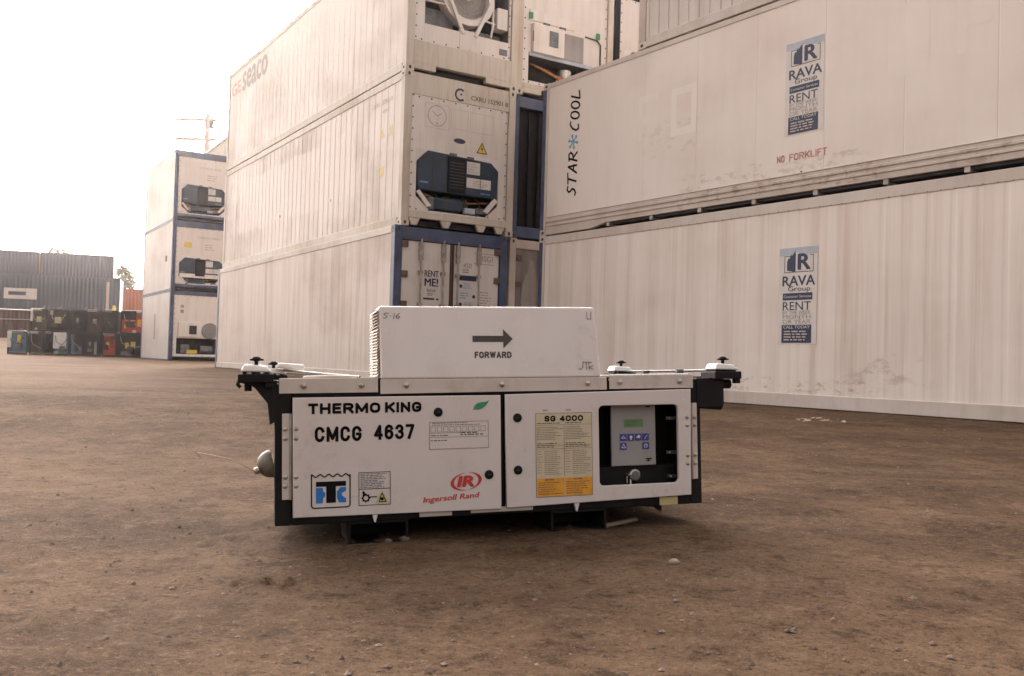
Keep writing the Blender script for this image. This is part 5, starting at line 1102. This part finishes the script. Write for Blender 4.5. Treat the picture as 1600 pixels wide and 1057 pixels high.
for nm, mt, cnt, lab in (('gravel', 'stone', 9000, 'small dark stones scattered over the brown dirt'), ('grit', 'grit_pale', 6000, 'pale grit and stone chips scattered over the brown dirt')):
    m = MB()
    for i in range(cnt):
        rad_ = 1.7 + 11 * rr.random() ** 1.7; an = R_(rr.uniform(-44, 44)); x, y = rad_ * math.sin(an), rad_ * math.cos(an)
        if mnoise.noise((x * .8, y * .8, 40)) + rr.uniform(-.5, .5) < -.1: continue
        r = .0014 + .009 * rr.random() ** 9 + .0004 * rad_
        pebble(m, x, y, gz(x, y) + mnoise.noise((x * 1.1, y * 1.1, 0)) * .014 * (1 if rad_ < 9 else 0) + .001, r, rr)
    tag(m.build(nm, MAT[mt]), lab, nm, kind='stuff')
stones = [(1052, 882, .020, 'pale stone lying alone on the dirt in front of the control door', 'stone_pale'), (632, 846, .022, 'larger grey rock against a foot of the generator set', 'stone'), (606, 848, .016, 'smaller grey rock just under a foot of the generator set', 'stone'), (440, 702, .02, None, None)]
for px, py, r, lab, mt in stones:
    if not lab: continue
    p = ray(px, py); m = MB(); blob(m, 0, 0, r * .3, r, rr); o = m.build('rock', MAT[mt]); o.location = (p.x, p.y, gz(p.x, p.y)); tag(o, lab, 'rock')
p = ray(965, 822); m = MB(); m.hexa([(-.08, -.012, 0), (.10, .0, 0), (.10, .022, 0), (-.08, .012, 0)], [(-.078, -.010, .014), (.095, .002, .012), (.095, .02, .012), (-.078, .01, .014)])
o = m.build('wood_offcut', MAT['wood'], None, .002); o.location = (p.x, p.y, gz(p.x, p.y) + .004); o.rotation_euler = (0, R_(-6), R_(28)); tag(o, 'splintered grey wood offcut beside a foot of the generator set', 'wood')
p = ray(1280, 660); m = MB()
for k in range(26):
    q = rr.uniform(0, 6.28); l = rr.uniform(.03, .10); x = rr.uniform(-.26, .26); y = rr.uniform(-.22, .22); z = .012 + rr.random() * .02
    dx, dy = math.cos(q) * l, math.sin(q) * l * .6; m.add([(x, y, z), (x + dx, y + dy, z + .01), (x + dx - dy * .5, y + dy + dx * .4, z + .016), (x - dy * .5, y + dx * .4, z + .004), (x, y, z - .004), (x + dx, y + dy, z + .006), (x + dx - dy * .5, y + dy + dx * .4, z + .012), (x - dy * .5, y + dx * .4, z)], [(0, 1, 2, 3), (7, 6, 5, 4), (0, 4, 5, 1), (1, 5, 6, 2), (2, 6, 7, 3), (3, 7, 4, 0)])
o = m.build('litter_heap', MAT['straw']); o.location = (p.x, p.y, gz(p.x, p.y)); tag(o, 'flattened heap of straw-coloured litter before the long white container', 'litter')
# ------------------------------------------------------------------ thin hazy air, its forward glow shaped to stand in for lens glare
hm = bpy.data.materials.new('hazy_air'); hm.use_nodes = True; hn = hm.node_tree; hn.nodes.clear()
ho = hn.nodes.new('ShaderNodeOutputMaterial'); pv = hn.nodes.new('ShaderNodeVolumePrincipled'); hn.links.new(pv.outputs[0], ho.inputs['Volume'])
pv.inputs['Color'].default_value = (1, .97, .94, 1); pv.inputs['Density'].default_value = .00034; pv.inputs['Anisotropy'].default_value = .92
hz_ = MB().box((-940, -940, -1), (940, 940, 18.5)).build('haze', hm); tag(hz_, kind='stuff')
